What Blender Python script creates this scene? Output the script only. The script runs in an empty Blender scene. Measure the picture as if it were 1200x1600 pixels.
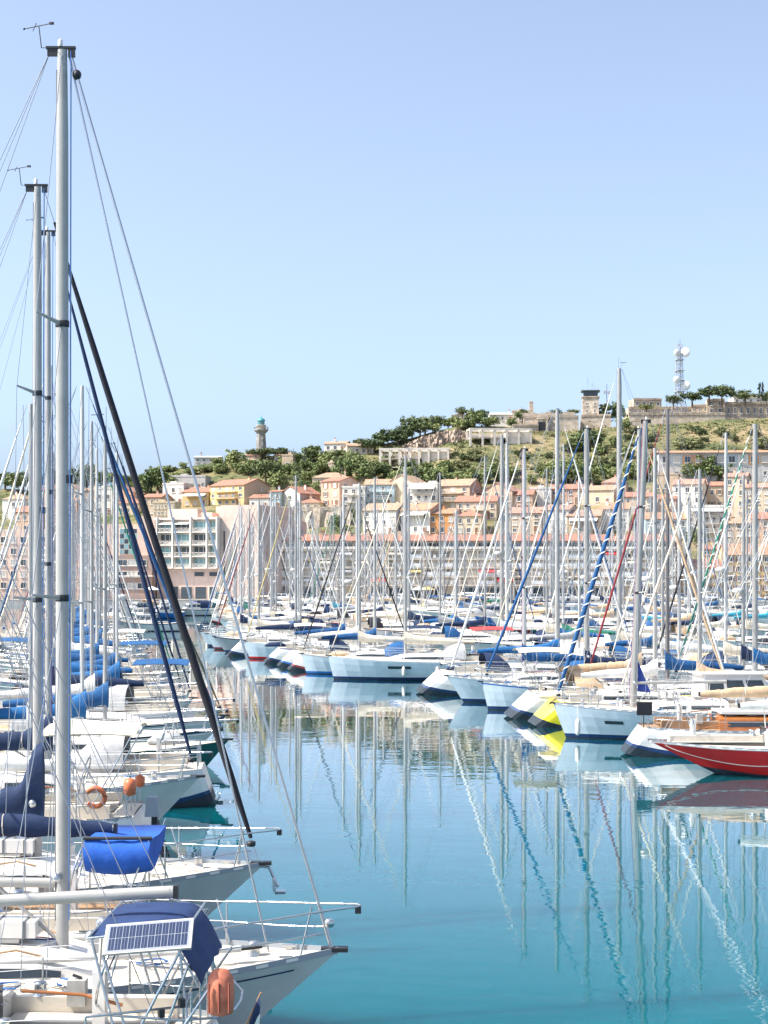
import bpy, math, random
from mathutils import Vector, Matrix
R = math.radians
rnd = random.Random(7)
scene = bpy.context.scene
COL = scene.collection
# ------------------------------------------------------------------ camera model (metres; photo is 1200 x 1600)
F, HZ, CX, CH = 2311.0, 892.0, 600.0, 7.0
def at(px, py, d):
    return Vector(((px-CX)/F*d, d, CH-(py-HZ)/F*d))
def clamp(v, a, b): return max(a, min(b, v))
def interp(tab, x):
    if x <= tab[0][0]: return tab[0][1]
    for (x0, y0), (x1, y1) in zip(tab, tab[1:]):
        if x <= x1:
            k = (x-x0)/(x1-x0)
            return y0+(y1-y0)*k
    return tab[-1][1]
def sinterp(tab, x):                      # smooth (catmull-rom) version
    if x <= tab[0][0]: return tab[0][1]
    if x >= tab[-1][0]: return tab[-1][1]
    for i in range(len(tab)-1):
        if x <= tab[i+1][0]:
            x0, y0 = tab[i]; x1, y1 = tab[i+1]
            k = (x-x0)/(x1-x0); h = x1-x0
            m0 = ((y1-tab[i-1][1])/(x1-tab[i-1][0]))*h if i > 0 else (y1-y0)
            m1 = ((tab[i+2][1]-y0)/(tab[i+2][0]-x0))*h if i+2 < len(tab) else (y1-y0)
            k2, k3 = k*k, k*k*k
            return (2*k3-3*k2+1)*y0+(k3-2*k2+k)*m0+(-2*k3+3*k2)*y1+(k3-k2)*m1

# ------------------------------------------------------------------ materials
_M = {}
def mat(name, col, rough=0.6, metal=0.0, noise=0.0, nscale=4.0, bump=0.0, col2=None, coat=0.0, spec=0.5, detail=6.0):
    if name in _M: return _M[name]
    m = bpy.data.materials.new(name); m.use_nodes = True
    nt = m.node_tree; b = nt.nodes['Principled BSDF']
    b.inputs['Roughness'].default_value = rough; b.inputs['Metallic'].default_value = metal
    b.inputs['Specular IOR Level'].default_value = spec
    if coat: b.inputs['Coat Weight'].default_value = coat; b.inputs['Coat Roughness'].default_value = 0.08
    c = (*col, 1)
    b.inputs['Base Color'].default_value = c
    if noise or col2 or bump:
        tc = nt.nodes.new('ShaderNodeTexCoord'); n = nt.nodes.new('ShaderNodeTexNoise')
        n.inputs['Scale'].default_value = nscale; n.inputs['Detail'].default_value = detail; n.inputs['Roughness'].default_value = 0.65
        nt.links.new(tc.outputs['Object'], n.inputs['Vector'])
        if noise or col2:
            r = nt.nodes.new('ShaderNodeValToRGB'); r.color_ramp.elements[0].position = 0.32; r.color_ramp.elements[1].position = 0.68
            lo = tuple(clamp(v*(1-noise), 0, 1) for v in col); hi = tuple(clamp(v*(1+noise*0.6), 0, 1) for v in col)
            if col2: lo, hi = col, col2
            r.color_ramp.elements[0].color = (*lo, 1); r.color_ramp.elements[1].color = (*hi, 1)
            nt.links.new(n.outputs['Fac'], r.inputs['Fac']); nt.links.new(r.outputs['Color'], b.inputs['Base Color'])
        if bump:
            bp = nt.nodes.new('ShaderNodeBump'); bp.inputs['Strength'].default_value = bump; bp.inputs['Distance'].default_value = 0.05
            nt.links.new(n.outputs['Fac'], bp.inputs['Height']); nt.links.new(bp.outputs['Normal'], b.inputs['Normal'])
    _M[name] = m
    return m
def fabric(name, col): return mat('fabric_'+name, col, 0.85, noise=0.22, nscale=2.5, bump=0.5)
def paint(name, col): return mat('paint_'+name, col, 0.30, noise=0.13, nscale=0.9, coat=0.25, detail=9)
def stucco(name, col): return mat('stucco_'+name, col, 0.9, noise=0.14, nscale=0.55, bump=0.15)
def tiles(name, col):
    k = 'tiles_'+name
    if k in _M: return _M[k]
    m = bpy.data.materials.new(k); m.use_nodes = True; nt = m.node_tree; b = nt.nodes['Principled BSDF']
    b.inputs['Roughness'].default_value = 0.9
    tc = nt.nodes.new('ShaderNodeTexCoord')
    n = nt.nodes.new('ShaderNodeTexNoise'); n.inputs['Scale'].default_value = 1.3; n.inputs['Detail'].default_value = 8; n.inputs['Roughness'].default_value = 0.75
    w = nt.nodes.new('ShaderNodeTexWave'); w.inputs['Scale'].default_value = 2.2; w.inputs['Distortion'].default_value = 0.6
    r = nt.nodes.new('ShaderNodeValToRGB'); e = r.color_ramp.elements
    e[0].position = .3; e[1].position = .72
    e[0].color = (col[0]*.62, col[1]*.6, col[2]*.6, 1); e[1].color = (min(1, col[0]*1.2), min(1, col[1]*1.25), min(1, col[2]*1.3), 1)
    mx = nt.nodes.new('ShaderNodeMath'); mx.operation = 'MULTIPLY_ADD'; mx.inputs[1].default_value = 0.25
    nt.links.new(tc.outputs['Object'], n.inputs['Vector']); nt.links.new(tc.outputs['Object'], w.inputs['Vector'])
    nt.links.new(w.outputs['Fac'], mx.inputs[0]); nt.links.new(n.outputs['Fac'], mx.inputs[2])
    sb = nt.nodes.new('ShaderNodeMath'); sb.operation = 'SUBTRACT'; sb.inputs[1].default_value = 0.1
    nt.links.new(mx.outputs[0], sb.inputs[0]); nt.links.new(sb.outputs[0], r.inputs['Fac']); nt.links.new(r.outputs['Color'], b.inputs['Base Color'])
    bp = nt.nodes.new('ShaderNodeBump'); bp.inputs['Strength'].default_value = .5; bp.inputs['Distance'].default_value = .06
    nt.links.new(w.outputs['Fac'], bp.inputs['Height']); nt.links.new(bp.outputs['Normal'], b.inputs['Normal'])
    _M[k] = m
    return m
def stone(name, col, scale=1.0):
    k = 'stone_'+name
    if k in _M: return _M[k]
    m = bpy.data.materials.new(k); m.use_nodes = True; nt = m.node_tree; b = nt.nodes['Principled BSDF']
    b.inputs['Roughness'].default_value = 0.92
    tc = nt.nodes.new('ShaderNodeTexCoord')
    v = nt.nodes.new('ShaderNodeTexVoronoi'); v.inputs['Scale'].default_value = 1.1*scale
    n = nt.nodes.new('ShaderNodeTexNoise'); n.inputs['Scale'].default_value = .5*scale; n.inputs['Detail'].default_value = 9; n.inputs['Roughness'].default_value = .7
    nt.links.new(tc.outputs['Object'], v.inputs['Vector']); nt.links.new(tc.outputs['Object'], n.inputs['Vector'])
    r = nt.nodes.new('ShaderNodeValToRGB'); e = r.color_ramp.elements; e[0].position = .35; e[1].position = .7
    e[0].color = (col[0]*.6, col[1]*.58, col[2]*.55, 1); e[1].color = (col[0]*1.12, col[1]*1.12, col[2]*1.12, 1)
    a = nt.nodes.new('ShaderNodeMath'); a.operation = 'MULTIPLY_ADD'; a.inputs[1].default_value = .22
    s = nt.nodes.new('ShaderNodeSeparateColor'); nt.links.new(v.outputs['Color'], s.inputs[0]); nt.links.new(s.outputs[0], a.inputs[0])
    sb = nt.nodes.new('ShaderNodeMath'); sb.operation = 'SUBTRACT'; sb.inputs[1].default_value = .1
    nt.links.new(n.outputs['Fac'], sb.inputs[0]); nt.links.new(sb.outputs[0], a.inputs[2]); nt.links.new(a.outputs[0], r.inputs['Fac'])
    nt.links.new(r.outputs['Color'], b.inputs['Base Color'])
    bp = nt.nodes.new('ShaderNodeBump'); bp.inputs['Strength'].default_value = .5; bp.inputs['Distance'].default_value = .15
    nt.links.new(n.outputs['Fac'], bp.inputs['Height']); nt.links.new(bp.outputs['Normal'], b.inputs['Normal'])
    _M[k] = m
    return m

GEL = mat('gelcoat', (.66, .64, .60), .35, noise=.07, nscale=1.6, coat=.2)
DECK = mat('deck_nonslip', (.56, .51, .43), .75, noise=.09, nscale=3.0, bump=.15)
ALU = mat('mast_aluminium', (.37, .365, .345), .5, .15, noise=.14, nscale=1.5)
ALUD = mat('dark_aluminium', (.10, .10, .11), .4, .3)
WHITEM = mat('white_mast', (.50, .50, .48), .4, noise=.08, nscale=1.5)
STEEL = mat('stainless', (.50, .52, .54), .22, .85)
WIRE = mat('rig_wire', (.30, .32, .35), .4, .6)
WIREL = mat('rig_wire_pale', (.62, .63, .62), .5, .3)
BLACK = mat('black_plastic', (.018, .018, .02), .45)
GLASS = mat('dark_glass', (.03, .04, .05), .08, spec=.7)
TEAK = mat('teak', (.36, .22, .12), .6, noise=.25, nscale=5)
VARN = mat('varnished_wood', (.36, .13, .035), .25, noise=.25, nscale=3, coat=.5)
ORANGE = mat('orange_plastic', (.58, .15, .06), .5, noise=.1)
ANTIF = mat('antifouling', (.018, .03, .045), .7, noise=.3)
ROPE = mat('rope', (.62, .58, .50), .9)
ROPEB = mat('rope_blue', (.03, .12, .36), .9)
ROPER = mat('rope_red', (.34, .06, .07), .9)
RUBBER = mat('rubber', (.02, .02, .02), .8)

# ------------------------------------------------------------------ mesh builder
class MB:
    def __init__(s): s.v = []; s.f = []; s.m = []; s.s = []
    def add(s, vs, fs, m=0, sm=False):
        o = len(s.v); s.v += [tuple(v) for v in vs]
        for f in fs:
            s.f.append(tuple(i+o for i in f)); s.m.append(m); s.s.append(sm)
    def quad(s, a, b, c, d, m=0): s.add([a, b, c, d], [(0, 1, 2, 3)], m)
    def box(s, c, size, m=0, rz=0.0, M=None, taper=1.0):
        hx, hy, hz = size[0]/2, size[1]/2, size[2]/2
        vs = [Vector((sx*hx*(taper if sz > 0 else 1), sy*hy*(taper if sz > 0 else 1), sz*hz)) for sz in (-1, 1) for sy in (-1, 1) for sx in (-1, 1)]
        if M is None: M = Matrix.Rotation(rz, 3, 'Z') if rz else None
        vs = [((M @ v) if M else v)+Vector(c) for v in vs]
        s.add(vs, [(0, 2, 3, 1), (4, 5, 7, 6), (0, 1, 5, 4), (2, 6, 7, 3), (0, 4, 6, 2), (1, 3, 7, 5)], m)
    def loft(s, rings, m=0, cyc=True, caps=True, sm=True):
        n = len(rings[0]); vs = [p for r in rings for p in r]; fs = []
        for i in range(len(rings)-1):
            for j in range(n if cyc else n-1):
                k = (j+1) % n
                fs.append((i*n+j, i*n+k, (i+1)*n+k, (i+1)*n+j))
        s.add(vs, fs, m, sm)
        if caps and cyc:
            s.add(rings[0], [tuple(range(n-1, -1, -1))], m); s.add(rings[-1], [tuple(range(n))], m)
    def tube(s, pts, r, n=6, m=0, flat=1.0, up=None):
        pts = [Vector(p) for p in pts]; rings = []
        for i, p in enumerate(pts):
            t = (pts[min(i+1, len(pts)-1)]-pts[max(i-1, 0)])
            if t.length < 1e-9: t = Vector((0, 0, 1))
            t.normalize()
            u = Vector(up) if up else (Vector((1, 0, 0)) if abs(t.z) > .9 else Vector((0, 0, 1)))
            a = t.cross(u); a.normalize(); b = a.cross(t)
            rr = r[i] if isinstance(r, (list, tuple)) else r
            rings.append([p+a*(math.cos(2*math.pi*k/n)*rr*flat)+b*(math.sin(2*math.pi*k/n)*rr) for k in range(n)])
        s.loft(rings, m, True, n > 3, n > 4)
    def lathe(s, prof, c=(0, 0, 0), n=12, m=0, sm=True, axis='Z', caps=True):
        rings = []
        for r, z in prof:
            ring = []
            for k in range(n):
                a = 2*math.pi*k/n; x, y = r*math.cos(a), r*math.sin(a)
                p = (x, y, z) if axis == 'Z' else ((z, x, y) if axis == 'X' else (x, z, y))
                ring.append(Vector(p)+Vector(c))
            rings.append(ring)
        s.loft(rings, m, True, caps, sm)
    def ball(s, c, r, n=8, m=0, sz=1.0):
        s.lathe([(max(.001, r*math.sin(math.pi*i/6)), -r*sz*math.cos(math.pi*i/6)) for i in range(7)], c, n, m)
    def torus(s, c, R_, r, n=14, k=6, m=0, M=None, a0=0, a1=2*math.pi):
        pts = []
        for i in range(n+1):
            a = a0+(a1-a0)*i/n; p = Vector((R_*math.cos(a), R_*math.sin(a), 0))
            pts.append((M @ p if M else p)+Vector(c))
        s.tube(pts, r, k, m)
    def mesh(s, name, mats):
        me = bpy.data.meshes.new(name)
        me.from_pydata(s.v, [], s.f)
        me.polygons.foreach_set('material_index', s.m); me.polygons.foreach_set('use_smooth', s.s)
        for mm in (mats if isinstance(mats, (list, tuple)) else [mats]): me.materials.append(mm)
        me.update()
        return me
    def build(s, name, mats, parent=None, loc=None):
        return link(name, s.mesh(name, mats), parent, loc)
def link(name, me, parent=None, loc=None, rz=0.0):
    o = bpy.data.objects.new(name, me); COL.objects.link(o)
    if parent is not None: o.parent = parent
    if loc is not None: o.location = loc
    if rz: o.rotation_euler = (0, 0, rz)
    return o
LABELS = {}
def tag(o, label, cat, group=None, kind=None):
    if label:
        LABELS[label] = LABELS.get(label, 0)+1
        o['label'] = label
    if cat: o['category'] = cat
    if group: o['group'] = group
    if kind: o['kind'] = kind
    return o
def thing(name, label, cat, loc=(0, 0, 0), rz=0.0, group=None):
    o = bpy.data.objects.new(name, None); COL.objects.link(o); o.empty_display_size = .3
    o.location = loc; o.rotation_euler = (0, 0, rz)
    return tag(o, label, cat, group)
def structure(o, label=None, cat=None):
    o['kind'] = 'structure'
    if label: o['label'] = label
    if cat: o['category'] = cat
    return o
ORD = ['first', 'second', 'third', 'fourth', 'fifth', 'sixth', 'seventh', 'eighth', 'ninth', 'tenth', 'eleventh', 'twelfth', 'thirteenth',
       'fourteenth', 'fifteenth', 'sixteenth', 'seventeenth', 'eighteenth', 'nineteenth', 'twentieth']
def ordinal(n):
    if n <= 20: return ORD[n-1]
    t = {2: 'twenty', 3: 'thirty', 4: 'forty', 5: 'fifty', 6: 'sixty'}[n//10]
    if n % 10 == 0: return t[:-1]+'ieth'
    return t+'-'+ORD[n % 10-1]
# ------------------------------------------------------------------ sailing yachts
FCOL = {'blue': (.006, .075, .215), 'royal blue': (.007, .105, .29), 'navy': (.004, .020, .068), 'white': (.74, .73, .69), 'cream': (.70, .63, .50),
        'tan': (.56, .40, .25), 'grey': (.34, .35, .36), 'red': (.62, .05, .045), 'green': (.02, .20, .13), 'black': (.010, .011, .018),
        'turquoise': (.03, .30, .42), 'maroon': (.20, .02, .03), 'light blue': (.10, .33, .62), 'yellow': (.56, .44, .17), 'olive': (.07, .085, .06)}
def fab(c): return fabric(c.replace(' ', '_'), FCOL[c])
HCOL = {'white': (.60, .60, .585), 'pale blue': (.50, .58, .64), 'red': (.50, .016, .016), 'yellow': (.80, .66, .02), 'dark green': (.02, .10, .09), 'navy': (.015, .035, .12),  # pale blue: white hulls with their bluish shade put into the colour
        'blue': (.02, .13, .42), 'grey': (.36, .38, .40), 'cream': (.74, .67, .52), 'maroon': (.22, .03, .03), 'turquoise': (.05, .32, .38), 'brown': (.30, .10, .06)}
def hullmat(c): return paint('hull_'+c.replace(' ', '_'), HCOL[c])

class Hull:
    def __init__(s, L, B, fb, br, sr, stern_w, spring=.25):
        s.L, s.B, s.fb, s.br, s.sr, s.sw, s.spring = L, B, fb, br, sr, stern_w, spring
        s.lift = .48 if sr >= 0 else .35
        s.tab = [(0, stern_w*.78), (.02, stern_w*.92), (.055, stern_w*1.0), (.2, stern_w+(1-stern_w)*.72), (.42, 1), (.6, .95), (.75, .76), (.88, .42), (.96, .15), (1, .015)]
    def b(s, t): return s.B/2*sinterp(s.tab, t)
    def zs(s, t): return s.fb*(.95+s.spring*(t-.35)**2/.42)
    def x0(s, zn): return s.sr*clamp(zn, 0, 1.1) if s.sr >= 0 else -s.sr*(1-clamp(zn, -.2, 1))
    def x1(s, zn): return s.L-s.br*(1-clamp(zn, -.3, 1))
    def x(s, t, z):
        zn = z/s.zs(t); a = s.x0(zn); return a+(s.x1(zn)-a)*t
    def y(s, t, z):
        q = clamp((s.zs(t)-z)/(s.zs(t)-s.zlow(t)), 0, 1); k = .36+.34*t**2.2
        return s.b(t)*(1-k*q**(1.9-.6*t))
    def tx(s, x):                                  # station of a deck point
        a = s.x0(1); return clamp((x-a)/(s.L-a), 0, 1)
    def zlow(s, t): return -.35+(s.lift*(1-t/.22)**1.6 if t < .22 else 0)
    def deck(s, x, y=0.0):
        t = s.tx(x); b = max(s.b(t), .02); return s.zs(t)-.02+.07*(1-(y/b)**2)*min(1, b)
    def edge(s, x): return s.b(s.tx(x))

def lerp3(a, b, k): return Vector(a)+(Vector(b)-Vector(a))*k

def fender(at_local, root, L, label, col=GEL, r=.12, h=.55):
    m = MB(); m.lathe([(.02, -h/2-.03), (r*.7, -h/2), (r, -h/2+.1), (r, h/2-.1), (r*.7, h/2), (.03, h/2+.05)], n=10)
    m.tube([(0, 0, h/2), (0, 0, h/2+.55)], .012, 4, 1)
    me = m.mesh('fender', [col, ROPE])
    p = root.matrix_basis @ (Vector(at_local)-Vector((L/2, 0, 0)))
    o = link('fender', me, None, p)
    tag(o, label, 'fender', 'fenders hanging on the hulls')
    return o

def sailboat(tip, ang, bow_out, lod, label, L=10, B=3.3, fb=1.1, mast_h=14, group='sailing boats moored along the channel', hull='white', stripe=None, boot='navy',
             transom=None, cover='blue', furl='white', spiral=None, dodger=None, bimini=None, mast=None, mx=None, br=1.1, sr=None, radar=False, stern_w=None,
             deckm=None, cabin=True, cabm=None, lean=0.0, mr=.085, name='sailing_yacht', furl_r=.075, pole=False, boom=True, wires=None, shroud=None, rng=None, coach_h=.42, spring=.25,
             boom_len=None, boom_rise=.05, boom_r=.075, cover_high=.9, double_stay=False, rudder=False, cab0=.33, cab1=.70, rails=True, courtesy=None, boomz=None, masthead=True):
    rng = rng or random.Random(hash((round(tip[0]*10), round(tip[1]*10))) & 0xffff)
    sr = (.45 if sr is None else sr); stern_w = stern_w or .72
    out = Vector((math.cos(ang), math.sin(ang), 0)); hd = ang if bow_out else ang+math.pi
    c = Vector((tip[0], tip[1], 0))-out*(L/2)
    root = thing(name, label, 'sailboat', c, hd, group)
    off = (-L/2, 0, 0)
    H = Hull(L, B, fb, br, sr, stern_w, spring)
    def put(nm, m, mats, par=root): return m.build(nm, mats, par, off if par is root else None)
    # hull
    nt = (22, 13, 9)[lod]
    m = MB(); rings = {1: [], -1: []}
    ts_ = sorted(set([0, .02, .055]+[i/nt for i in range(1, nt+1)]+[.955, .98])) if lod < 2 else [i/nt for i in range(nt+1)]; nt = len(ts_)-1
    for i in range(nt+1):
        t = ts_[i]; zs = H.zs(t); zl = [zs, zs-.10, zs*.7, zs*.4, .20, .06, -.35]; lo = H.zlow(t); zl = [lo+(z+.35)*(zs-lo)/(zs+.35) for z in zl]
        for sd in (1, -1): rings[sd].append([Vector((H.x(t, z), sd*H.y(t, z), z)) for z in zl])
    mrow = [1, 0, 0, 0, 2, 3]
    for sd in (1, -1):
        for i in range(nt):
            for j in range(6):
                a, b2, c2, d2 = rings[sd][i][j], rings[sd][i+1][j], rings[sd][i+1][j+1], rings[sd][i][j+1]
                m.add([a, b2, c2, d2] if sd < 0 else [d2, c2, b2, a], [(0, 1, 2, 3)], mrow[j], True)
    for j in range(6):                             # transom (its own vertices, so it stays crisp)
        a, b2, c2, d2 = rings[1][0][j], rings[-1][0][j], rings[-1][0][j+1], rings[1][0][j+1]
        m.quad(a, b2, c2, d2, 4 if j < 4 else mrow[j])
    for i in range(nt): m.quad(rings[1][i][6], rings[1][i+1][6], rings[-1][i+1][6], rings[-1][i][6], 3)
    hm = hullmat(hull)
    # deck skin
    dk = m if lod == 2 else MB(); di = 5 if lod == 2 else 0
    dr = []
    for i in range(nt+1):
        t = ts_[i]; b = H.b(t); xx = H.x(t, H.zs(t)); dr.append([Vector((xx, b*k, H.zs(t)-.02+.07*(1-k*k)*min(1, b))) for k in (-1, -.5, 0, .5, 1)])
    dk.loft(dr, di, False, False, True)
    dm = deckm or DECK
    put('hull', m, [hm, hullmat(stripe) if stripe else hm, hullmat(boot), ANTIF, hullmat(transom) if transom else hm, dm])
    if lod < 2: put('deck', dk, dm)
    xm = L-(mx if mx else .40*L)
    dz = H.deck(xm)
    # coachroof with side windows
    ch = coach_h
    ctop = dz
    cabm = cabm or GEL
    if cabin:
        x0, x1 = cab0*L, cab1*L
        st = [(x0, 1.0, 1.0), (x0+.25*(x1-x0), 1.0, 1.0), (x0+.55*(x1-x0), .93, .93), (x0+.78*(x1-x0), .84, .72), (x1, .66, .05)]
        rg = []
        for (xx, wk, hk) in st:
            w = min(H.edge(xx)-.38, B*.33)*wk; zb = H.deck(xx, w)-.03; h = ch*hk+.03
            rg.append([Vector((xx, -w, zb)), Vector((xx, -w*.90, zb+h*.82)), Vector((xx, -w*.72, zb+h)), Vector((xx, 0, zb+h+.07*hk)), Vector((xx, w*.72, zb+h)), Vector((xx, w*.90, zb+h*.82)), Vector((xx, w, zb))])
        m = MB(); m.loft(rg, 0, True, True, False)
        co = put('coachroof', m, [cabm])
        co.data.polygons.foreach_set('use_smooth', [False]*len(co.data.polygons))
        ctop = interp([(s_[0], rg[i][3].z) for i, s_ in enumerate(st)], xm) if x0 < xm < x1 else dz
        if lod < 2 or rng.random() < .5:
            for sd in (0, 1):
                j0, j1 = (0, 1) if sd == 0 else (6, 5)
                wl = [(.06, .46), (.52, .86)] if lod == 0 else [(.05, .80)]
                for (f0, f1) in wl:
                    m = MB()
                    def P(f, k):
                        xx = x0+(x1-x0)*f
                        a = lerp3(Vector((xx, interp([(s_[0], rg[i][j0].y) for i, s_ in enumerate(st)], xx), interp([(s_[0], rg[i][j0].z) for i, s_ in enumerate(st)], xx))),
                                  Vector((xx, interp([(s_[0], rg[i][j1].y) for i, s_ in enumerate(st)], xx), interp([(s_[0], rg[i][j1].z) for i, s_ in enumerate(st)], xx))), k)
                        a.y += (-.012 if sd == 0 else .012); return a
                    n = 5; top = [P(f0+(f1-f0)*i/n, .82) for i in range(n+1)]; bot = [P(f0+(f1-f0)*i/n, .38) for i in range(n+1)]
                    for i in range(n): m.quad(bot[i], bot[i+1], top[i+1], top[i])
                    m.build('cabin_window', GLASS, co)
        if lod < 2:
            for fx in ((.30, .62) if lod == 0 else (.5,)):
                xx = x0+(x1-x0)*fx; zz = interp([(s_[0], rg[i][3].z) for i, s_ in enumerate(st)], xx)
                m = MB(); m.box((xx, 0, zz+.03), (.5, .5, .05), 0); m.box((xx, 0, zz+.05), (.42, .42, .05), 1)
                m.build('hatch', [ALU, GLASS], co)
        if lod == 0:
            for sd in (-1, 1):
                m = MB(); pts = []
                for i in range(9):
                    xx = x0+.4+(x1-x0-1.3)*i/8; k = interp([(s_[0], rg[q][4].z) for q, s_ in enumerate(st)], xx); yy = interp([(s_[0], rg[q][4].y) for q, s_ in enumerate(st)], xx)*.95
                    pts.append((xx, sd*yy, k+(.09 if i % 2 else .02)))
                m.tube(pts, .018, 5); m.build('handrail', TEAK if rng.random() < .5 else STEEL, co)
    # cockpit
    if lod < 2:
        m = MB(); cx0, cx1 = max(.35, .05*L)+max(sr, 0), cab0*L
        cw = min(H.edge(cx0)-.3, B*.30)
        zc = H.deck((cx0+cx1)/2)
        for sd in (-1, 1):
            m.box(((cx0+cx1)/2, sd*(cw), zc+.12), (cx1-cx0, .16, .34), 0)
            m.box(((cx0+cx1)/2, sd*(cw-.30), zc+.075), (cx1-cx0-.1, .40, .03), 1)
        m.box(((cx0+cx1)/2, 0, zc+.06), (cx1-cx0-.04, 2*(cw-.55), .03), 2)
        m.box((cx1+.02, 0, zc+.32), (.05, .62, .5), 2)
        for sd in (-1, 1):
            m.lathe([(.10, 0), (.08, .04), (.075, .14), (.09, .17), (.02, .18)], (cx1-.35, sd*cw, zc+.29), 8, 3)
        put('cockpit', m, [dm, TEAK if rng.random() < .4 else dm, GLASS, STEEL])
        if lod == 0 or rng.random() < .5:
            m = MB(); M = Matrix.Rotation(R(75), 3, 'Y'); wc = Vector((cx0+.75, 0, zc+.85)); m.torus(wc, .45, .018, 18, 5, 0, M)
            for k in range(3): a = k*2.094; m.tube([wc, wc+M @ Vector((.45*math.cos(a), .45*math.sin(a), 0))], .012, 4)
            m.box((cx0+.85, 0, zc+.45), (.16, .22, .8), 1)
            put('steering_wheel', m, [STEEL, GEL])
    else:
        m = MB(); cx0, cx1 = .06*L+max(sr, 0), cab0*L; zc = H.deck((cx0+cx1)/2); cw = B*.28
        for sd in (-1, 1): m.box(((cx0+cx1)/2, sd*cw, zc+.10), (cx1-cx0, .16, .32), 0)
        m.box(((cx0+cx1)/2, 0, zc+.05), (cx1-cx0, 2*cw-.2, .05), 1); m.box((cx1+.02, 0, zc+.3), (.05, .7, .5), 1)
        put('cockpit', m, [dm, mat('cockpit_shade', (.10, .085, .07), .8)])
    if lod > 0 and rng.random() < .75:                # loose gear lashed on deck
        m = MB(); xx = rng.uniform(cab1*L+.2, L-2.0) if rng.random() < .5 else rng.uniform(.1*L, .25*L); w_ = rng.uniform(.5, .9); zz = H.deck(xx)
        m.loft([[Vector((xx+u*w_, v*.34*q, zz+h_)) for v, h_ in ((-1, .0), (-.8, .26*q), (0, .36*q), (.8, .26*q), (1, 0))] for u, q in ((-1, .35), (-.6, .9), (.5, 1), (1, .3))], 0, True, True, True)
        put('lashed_gear', m, rng.choice([fab('grey'), fab('navy'), fab('tan'), TEAK, fab('black'), fab('cream')]))
    # sprayhood
    if dodger and cabin:
        m = MB(); zc = H.deck(cab0*L); w = min(B*.36, H.edge(cab0*L)-.25); rg = []
        for (xx, hk, wk) in ((cab0*L-.35, 1.0, 1.0), (cab0*L+.15, 1.0, 1.0), (cab0*L+.6, .82, .97), (cab0*L+1.05, .40, .9)):
            rg.append([Vector((xx, w*wk*math.cos(math.pi*k/8)*(1 if k in (0, 8) else 1.0), zc+ .08+(ch+.55)*hk*math.sin(math.pi*k/8)**.55)) for k in range(9)])
        m.loft(rg, 0, False, False, True)
        m.loft([[p+Vector((-.012, 0, .012)) for p in r_] for r_ in rg], 0, False, False, True)
        dg = put('sprayhood', m, fab(dodger))
        if lod == 0:
            m = MB(); a, b2 = rg[2], rg[3]
            for k0, k1 in ((2, 3), (3, 4), (4, 5), (5, 6)): m.quad(lerp3(a[k0], b2[k0], .15)+Vector((.03, 0, .03)), lerp3(a[k1], b2[k1], .15)+Vector((.03, 0, .03)), lerp3(a[k1], b2[k1], .85)+Vector((.03, 0, .03)), lerp3(a[k0], b2[k0], .85)+Vector((.03, 0, .03)))
            m.build('clear_panel', GLASS, dg)
    if bimini:
        zc = H.deck(.15*L); bx0, bx1 = .03*L+.3, .27*L; w = B*.34; rg = []
        m = MB()
        for i in range(5):
            xx = bx0+(bx1-bx0)*i/4; sag = .05*math.sin(math.pi*i/4)
            rg.append([Vector((xx, w*k, zc+1.9+.16*(1-k*k)+sag)) for k in (-1, -.6, 0, .6, 1)])
        m.loft(rg, 0, False, False, True); m.loft([[p+Vector((0, 0, -.02)) for p in r_] for r_ in rg], 0, False, False, True)
        bm = put('bimini', m, fab(bimini))
        for sd in (-1, 1):
            m = MB()
            for xx in (bx0+.1, bx1-.1): m.tube([((bx0+bx1)/2, sd*(w+.05), zc+.1), (xx, sd*w, zc+1.88)], .016, 5)
            m.build('bimini_frame', STEEL, bm)
    # mast
    mm = mast or ALU
    def lx(z): return lean*(z-dz)
    m = MB(); n = (14, 8, 6)[lod]; zb = ctop-.02
    mr = mr*(1, .87, .74)[lod]
    zz = [zb, zb+.5*(mast_h-zb), mast_h-1.2, mast_h]
    rr = [mr, mr, mr*.93, mr*.74]
    m.loft([[Vector((xm+lx(z)+r*1.35*math.cos(2*math.pi*k/n), r*.85*math.sin(2*math.pi*k/n), z)) for k in range(n)] for z, r in zip(zz, rr)], 0)
    if lod == 0:
        m.tube([(xm+lx(zb+.4)-mr*1.34, 0, zb+.4), (xm+lx(mast_h)-mr*1.05, 0, mast_h-.3)], .016, 4, 1)      # sail track
    ma = put('mast', m, [mm, ALUD])
    sp = [(.40, .95), (.70, .70)] if mast_h > 12.5 else [(.47, .85)]
    spz = []
    ms = MB()
    for (f, wd) in sp:
        z = dz+(mast_h-dz)*f; spz.append((z, wd))
        for sd in (-1, 1):
            if lod: continue
            t_ = MB()
            t_.tube([(xm+lx(z)-.02, 0, z), (xm+lx(z)-.22, sd*wd, z+.06)], [.040, .020], 6, 0, .55, (0, 0, 1))
            if lod == 0: t_.build('spreader', mm, ma)
    if lod:
        for z, wd in spz:
            ms = MB(); ms.tube([(xm+lx(z)-.22, -wd, z+.06), (xm+lx(z)-.02, 0, z), (xm+lx(z)-.22, wd, z+.06)], [.022, .042, .022], 5, 0, .6, (0, 0, 1)); ms.build('spreaders', mm, ma)
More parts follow.
